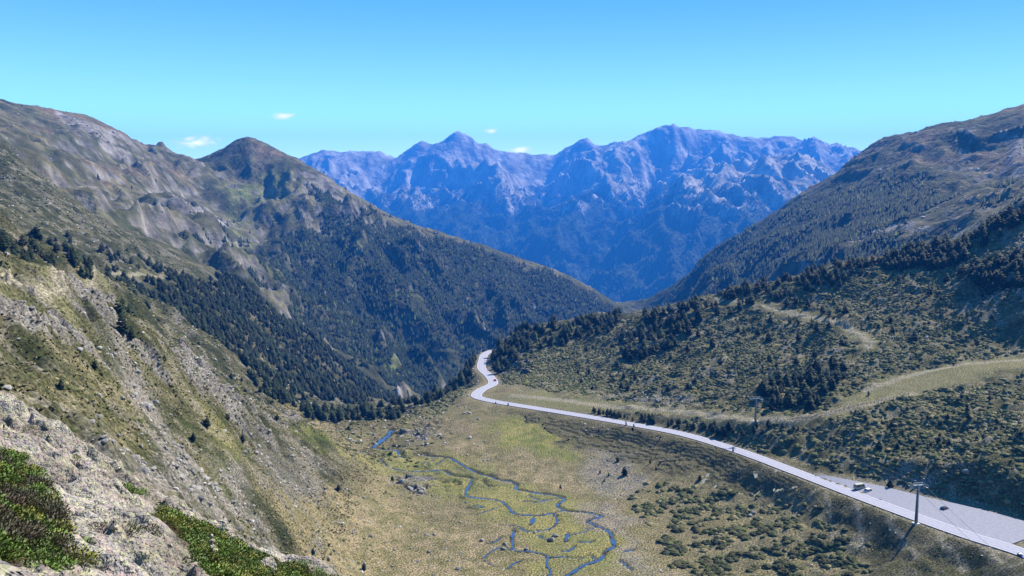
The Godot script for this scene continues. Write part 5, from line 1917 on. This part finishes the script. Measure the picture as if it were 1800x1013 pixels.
## A car body from side sections: each [x along, half width, sill, top]; the roof part narrows.
func car(at: Vector3, turn: float, size: Vector3, paint: Material, roofy: Array, called: String, label: String) -> void:
	var o := thing(called, at, turn, label, "car" if called != "camper_van" else "van", "parked vehicles" if label.find("driving") < 0 else "")
	var l := size.x
	var w := size.z * 0.5
	var hh := size.y
	var belt := hh * 0.55
	var prof := [[-0.5, 0.30], [-0.49, belt / hh * 0.9], [roofy[0], belt / hh], [0.32, belt / hh * 0.97], [0.49, belt / hh * 0.78], [0.5, 0.30]]
	var st := tool()
	st.set_smooth_group(-1)
	for k in prof.size() - 1:
		var a := Vector3(prof[k][0] * l, prof[k][1] * hh, 0)
		var b := Vector3(prof[k + 1][0] * l, prof[k + 1][1] * hh, 0)
		quad(st, a + Vector3(0, 0, -w), a + Vector3(0, 0, w), b + Vector3(0, 0, w), b + Vector3(0, 0, -w))
		for s in [-1, 1]:
			var p := [a + Vector3(0, 0, s * w), b + Vector3(0, 0, s * w), Vector3(b.x, 0.2 * hh, s * w * 0.97), Vector3(a.x, 0.2 * hh, s * w * 0.97)]
			if s > 0:
				quad(st, p[0], p[3], p[2], p[1])
			else:
				quad(st, p[0], p[1], p[2], p[3])
	quad(st, Vector3(-0.5 * l, 0.2 * hh, -w), Vector3(0.5 * l, 0.2 * hh, -w), Vector3(0.5 * l, 0.2 * hh, w), Vector3(-0.5 * l, 0.2 * hh, w))
	quad(st, Vector3(-0.5 * l, 0.3 * hh, w), Vector3(-0.5 * l, 0.3 * hh, -w), Vector3(-0.5 * l, 0.2 * hh, -w), Vector3(-0.5 * l, 0.2 * hh, w))
	quad(st, Vector3(0.5 * l, 0.3 * hh, -w), Vector3(0.5 * l, 0.3 * hh, w), Vector3(0.5 * l, 0.2 * hh, w), Vector3(0.5 * l, 0.2 * hh, -w))
	part("body", st, paint, o)
	# glasshouse and roof
	st = tool()
	var wi := w * 0.82
	var low := [roofy[0], roofy[3]]
	var top := [roofy[1], roofy[2]]
	var b0 := Vector3(low[0] * l, belt * 0.985, 0)
	var b1 := Vector3(low[1] * l, belt * 0.96, 0)
	var t0 := Vector3(top[0] * l, hh * 0.965, 0)
	var t1 := Vector3(top[1] * l, hh * 0.965, 0)
	for s in [-1.0, 1.0]:
		var p := [b0 + Vector3(0, 0, s * w * 0.97), b1 + Vector3(0, 0, s * w * 0.97), t1 + Vector3(0, 0, s * wi), t0 + Vector3(0, 0, s * wi)]
		if s > 0:
			quad(st, p[0], p[3], p[2], p[1])
		else:
			quad(st, p[0], p[1], p[2], p[3])
	quad(st, b0 + Vector3(0, 0, w * 0.97), b0 + Vector3(0, 0, -w * 0.97), t0 + Vector3(0, 0, -wi), t0 + Vector3(0, 0, wi))
	quad(st, b1 + Vector3(0, 0, -w * 0.97), b1 + Vector3(0, 0, w * 0.97), t1 + Vector3(0, 0, wi), t1 + Vector3(0, 0, -wi))
	part("window", st, M.glass, o)
	st = tool()
	box(st, (t0 + t1) * 0.5 + Vector3(0, hh * 0.018, 0), Vector3(t1.x - t0.x, hh * 0.05, wi * 2.0))
	for s in [-1.0, 1.0]:
		for e in [[b0, t0], [b1, t1], [b0.lerp(b1, 0.48), t0.lerp(t1, 0.45)]]:
			tube(st, e[0] + Vector3(0, 0, s * w * 0.97), e[1] + Vector3(0, 0, s * wi), 0.05, 0.05, 5)
	part("roof", st, paint, o)
	for x in [-0.31, 0.32]:
		for s in [-1.0, 1.0]:
			st = tool()
			var c := Vector3(x * l, 0.32, s * w * 0.9)
			tube(st, c - Vector3(0, 0, 0.11), c + Vector3(0, 0, 0.11), 0.32, 0.32, 14)
			var wh := part("wheel", st, M.black, o)
			st = tool()
			tube(st, c + Vector3(0, 0, s * 0.10), c + Vector3(0, 0, s * 0.125), 0.2, 0.19, 10)
			part("rim", st, M.galvanised, wh)
	for s in [-0.7, 0.7]:
		st = tool()
		box(st, Vector3(0.493 * l, hh * 0.42, s * w), Vector3(0.06, 0.14, 0.34))
		part("headlight", st, M.galvanised, o)
		st = tool()
		box(st, Vector3(-0.497 * l, hh * 0.45, s * w), Vector3(0.05, 0.16, 0.26))
		part("tail_light", st, M.red_paint, o)

func road_spot(p: Vector3, off: float) -> Array:
	var best := 0
	for k in road_pts.size():
		if Vector2(road_pts[k].x - p.x, road_pts[k].z - p.z).length() < Vector2(road_pts[best].x - p.x, road_pts[best].z - p.z).length():
			best = k
	var t := (road_pts[mini(best + 1, road_pts.size() - 1)] - road_pts[maxi(best - 1, 0)]).normalized()
	var side := Vector3(-t.z, 0, t.x).normalized()
	return [road_pts[best] + side * off, atan2(-t.z, t.x)]

func on_lot(x: float, z: float) -> Vector3:
	return Vector3(x, nearest_road(Vector3(x, 25, z)).y + 0.02, z)

func make_vehicles() -> void:
	var hatch := [-0.46, -0.36, 0.08, 0.27]
	var boxy := [-0.49, -0.48, 0.30, 0.40]
	car(on_lot(149.2, -353.5), 0.35, Vector3(5.2, 2.5, 2.0), M.cream_paint, boxy, "camper_van", "cream camper van parked beside the white car at the far end of the lay-by")
	car(on_lot(151.6, -349.6), 0.35, Vector3(4.3, 1.5, 1.8), M.white_paint, hatch, "parked_car", "small white car parked next to the cream van in the lay-by")
	car(on_lot(169.6, -321.5), 0.45, Vector3(4.4, 1.65, 1.85), M.dark_paint, hatch, "parked_car", "dark car parked alone at the outer edge of the lay-by")
	var s := road_spot(Vector3(-17, 0, -668), 1.7)
	car(s[0] + Vector3(0, 0.02, 0), s[1], Vector3(4.3, 1.5, 1.8), M.red_paint, hatch, "car", "red car driving round the far bend below the shaded cutting")

# ------------------------------------------------------------------ small things by the road and the piste

func padded_post(at: Vector3, tall: float, pad: float, label: String, arm := false) -> void:
	var o := thing("snow_gun_post", at, 0.0, label, "post", "snow-making posts with blue pads")
	var st := tool()
	tube(st, Vector3(0, -0.4, 0), Vector3(0, tall, 0), 0.07, 0.05, 8)
	part("pole", st, M.galvanised, o)
	st = tool()
	st.set_smooth_group(0)
	tube(st, Vector3(0, pad * 0.35, 0), Vector3(0, pad * 1.35, 0), 0.38, 0.34, 10)
	part("pad", st, M.blue_pad, o)
	st = tool()
	box(st, Vector3(0.3, pad * 0.55, 0), Vector3(0.5, 0.55, 0.4))
	part("valve_box", st, M.blue_pad, o)
	if arm:
		st = tool()
		tube(st, Vector3(0, tall, 0), Vector3(-0.9, tall + 0.5, 0), 0.05, 0.03, 6)
		part("lance", st, M.galvanised, o)

func set_on(x: float, z: float) -> Vector3:
	return Vector3(x, ground(x, z), z)

func make_roadside() -> void:
	for g in [[Vector3(69, 0, -492), -5.2, 5.0, 2.2, "thin snow-making mast with a dark blue pad on the near verge of the straight road", true], [Vector3(73, 0, -489), -5.2, 2.2, 1.5, "short blue-padded post right of the thin mast on the road verge", false], [Vector3(116, 0, -422), -4.9, 4.2, 2.3, "dark blue padded post on the verge halfway along the road", false], [Vector3(-4, 0, -560), -5.0, 2.6, 1.7, "dark blue padded post on the verge near the road bend", false], [Vector3(-11, 0, -570), -5.0, 1.8, 1.2, "lowest blue-padded post on the verge nearest the road bend", false]]:
		var s := road_spot(g[0], g[1])
		var s2 := road_spot(g[0], -g[1])
		var at: Vector3 = s[0] if (s[0] as Vector3).z > (s2[0] as Vector3).z else s2[0]
		at.y = ground(at.x, at.z)
		padded_post(at, g[2], g[3], g[4], g[5])
	padded_post(set_on(247.5, -469.8), 2.4, 1.6, "blue-padded post on the upper edge of the green ski piste")
	padded_post(set_on(188.4, -441.5), 2.4, 1.6, "blue-padded post at the narrow lower end of the green ski piste")
	# leaning snow lances by the meadow
	for q in [[7.7, -591.0, "pale leaning snow lance on the roadside meadow nearer the bend"], [56.6, -565.2, "pale leaning snow lance beside the service track below the dark bank"]]:
		var o := thing("snow_lance", set_on(q[0], q[1]), 0.0, q[2], "snow lance", "leaning snow lances")
		var st := tool()
		tube(st, Vector3(0, -0.3, 0), Vector3(0, 1.2, 0), 0.12, 0.12, 8)
		part("stand", st, M.black, o)
		st = tool()
		tube(st, Vector3(0.3, 0.9, 0), Vector3(-6.2, 5.2, 0), 0.10, 0.07, 7)
		part("pipe", st, M.galvanised, o)
		st = tool()
		tube(st, Vector3(-6.2, 5.2, 0), Vector3(-6.6, 5.45, 0), 0.14, 0.14, 7)
		part("nozzle", st, M.steel, o)
	# white marker poles and the fence along the piste
	for q in [[172.9, -428.3, "thin white marker pole beside the fence at the narrow end of the piste"], [166.0, -431.0, "thin white marker pole in the shade by the service track"], [206.0, -440.0, "thin white marker pole on the lower edge of the piste"]]:
		var o := thing("marker_pole", set_on(q[0], q[1]), 0.0, q[2], "pole", "white marker poles by the piste")
		var st := tool()
		tube(st, Vector3(0, -0.3, 0), Vector3(0, 3.2, 0), 0.06, 0.05, 7)
		part("shaft", st, M.white_paint, o)
		st = tool()
		tube(st, Vector3(0, 3.2, 0), Vector3(0, 3.3, 0), 0.08, 0.08, 7)
		part("cap", st, M.red_paint, o)
	var fence := [Vector2(143, -430.9), Vector2(160.1, -423.9), Vector2(180.8, -424.8), Vector2(207.1, -431.6)]
	var posts := []
	for k in 3:
		var n := int(fence[k].distance_to(fence[k + 1]) / 2.2)
		for q in n:
			var p: Vector2 = fence[k].lerp(fence[k + 1], float(q) / n)
			posts.append(set_on(p.x, p.y))
	var fo := thing("snow_fence", posts[0], 0.0, "dark wooden post-and-rail fence along the lower edge of the ski piste", "fence")
	for k in posts.size():
		var a: Vector3 = posts[k] - posts[0]
		var st := tool()
		box(st, a + Vector3(0, 0.5, 0), Vector3(0.16, 1.9, 0.16))
		part("post", st, M.wood, fo)
		if k + 1 < posts.size():
			var b: Vector3 = posts[k + 1] - posts[0]
			for y in [0.45, 0.8, 1.15]:
				st = tool()
				tube(st, a + Vector3(0, y, 0.11), b + Vector3(0, y, 0.11), 0.06, 0.06, 4)
				part("rail", st, M.wood, fo)
	# lamp pole where the road leaves over the brow
	var lp := thing("lamp_pole", set_on(-30.5, -838.0), 0.0, "slender pale pole at the brow where the road disappears", "pole")
	var st2 := tool()
	tube(st2, Vector3(0, -0.3, 0), Vector3(0, 9.0, 0), 0.14, 0.09, 8)
	part("shaft", st2, M.white_paint, lp)
	st2 = tool()
	box(st2, Vector3(0, 9.05, 0), Vector3(0.7, 0.18, 0.3))
	part("head", st2, M.galvanised, lp)
	# marker stone above the car park
	var mk := thing("marker_post", set_on(169.2, -345.8), 0.2, "grey marker post on a white plinth in the heath above the lay-by", "marker")
	st2 = tool()
	box(st2, Vector3(0, 0.1, 0), Vector3(1.5, 0.5, 1.0))
	part("plinth", st2, M.white_paint, mk)
	st2 = tool()
	box(st2, Vector3(0, 1.3, 0), Vector3(0.7, 2.0, 0.4))
	part("post", st2, M.steel, mk)
	# blue barrier at the lower right edge
	var s := road_spot(Vector3(172.5, 0, -268), 0.0)
	var side := road_spot(Vector3(172.5, 0, -268), 5.0)
	var side2 := road_spot(Vector3(172.5, 0, -268), -5.0)
	var at: Vector3 = side[0] if (side[0] as Vector3).x < (side2[0] as Vector3).x else side2[0]
	at.y = ground(at.x, at.z)
	var br := thing("blue_barrier", at, s[1], "blue two-rail roadside barrier at the lower right corner", "barrier")
	for y in [0.45, 0.95]:
		st2 = tool()
		tube(st2, Vector3(-5, y, 0), Vector3(3.0, y, 0), 0.13, 0.13, 8)
		part("rail", st2, M.blue_paint, br)
	for x in [-4.5, -1.0, 2.7]:
		st2 = tool()
		box(st2, Vector3(x, 0.4, 0), Vector3(0.14, 1.5, 0.14))
		part("post", st2, M.black, br)
	var hb := thing("hydrant_box", at + Basis(Vector3.UP, s[1]) * Vector3(4.3, 0, 0), s[1], "white-topped dark hydrant box at the end of the blue barrier", "hydrant")
	st2 = tool()
	box(st2, Vector3(0, 0.4, 0), Vector3(1.3, 1.0, 0.8))
	part("cabinet", st2, M.black, hb)
	st2 = tool()
	box(st2, Vector3(0, 0.98, 0), Vector3(1.45, 0.16, 0.95))
	box(st2, Vector3(0.3, 1.2, 0), Vector3(0.4, 0.3, 0.4))
	part("lid", st2, M.white_paint, hb)
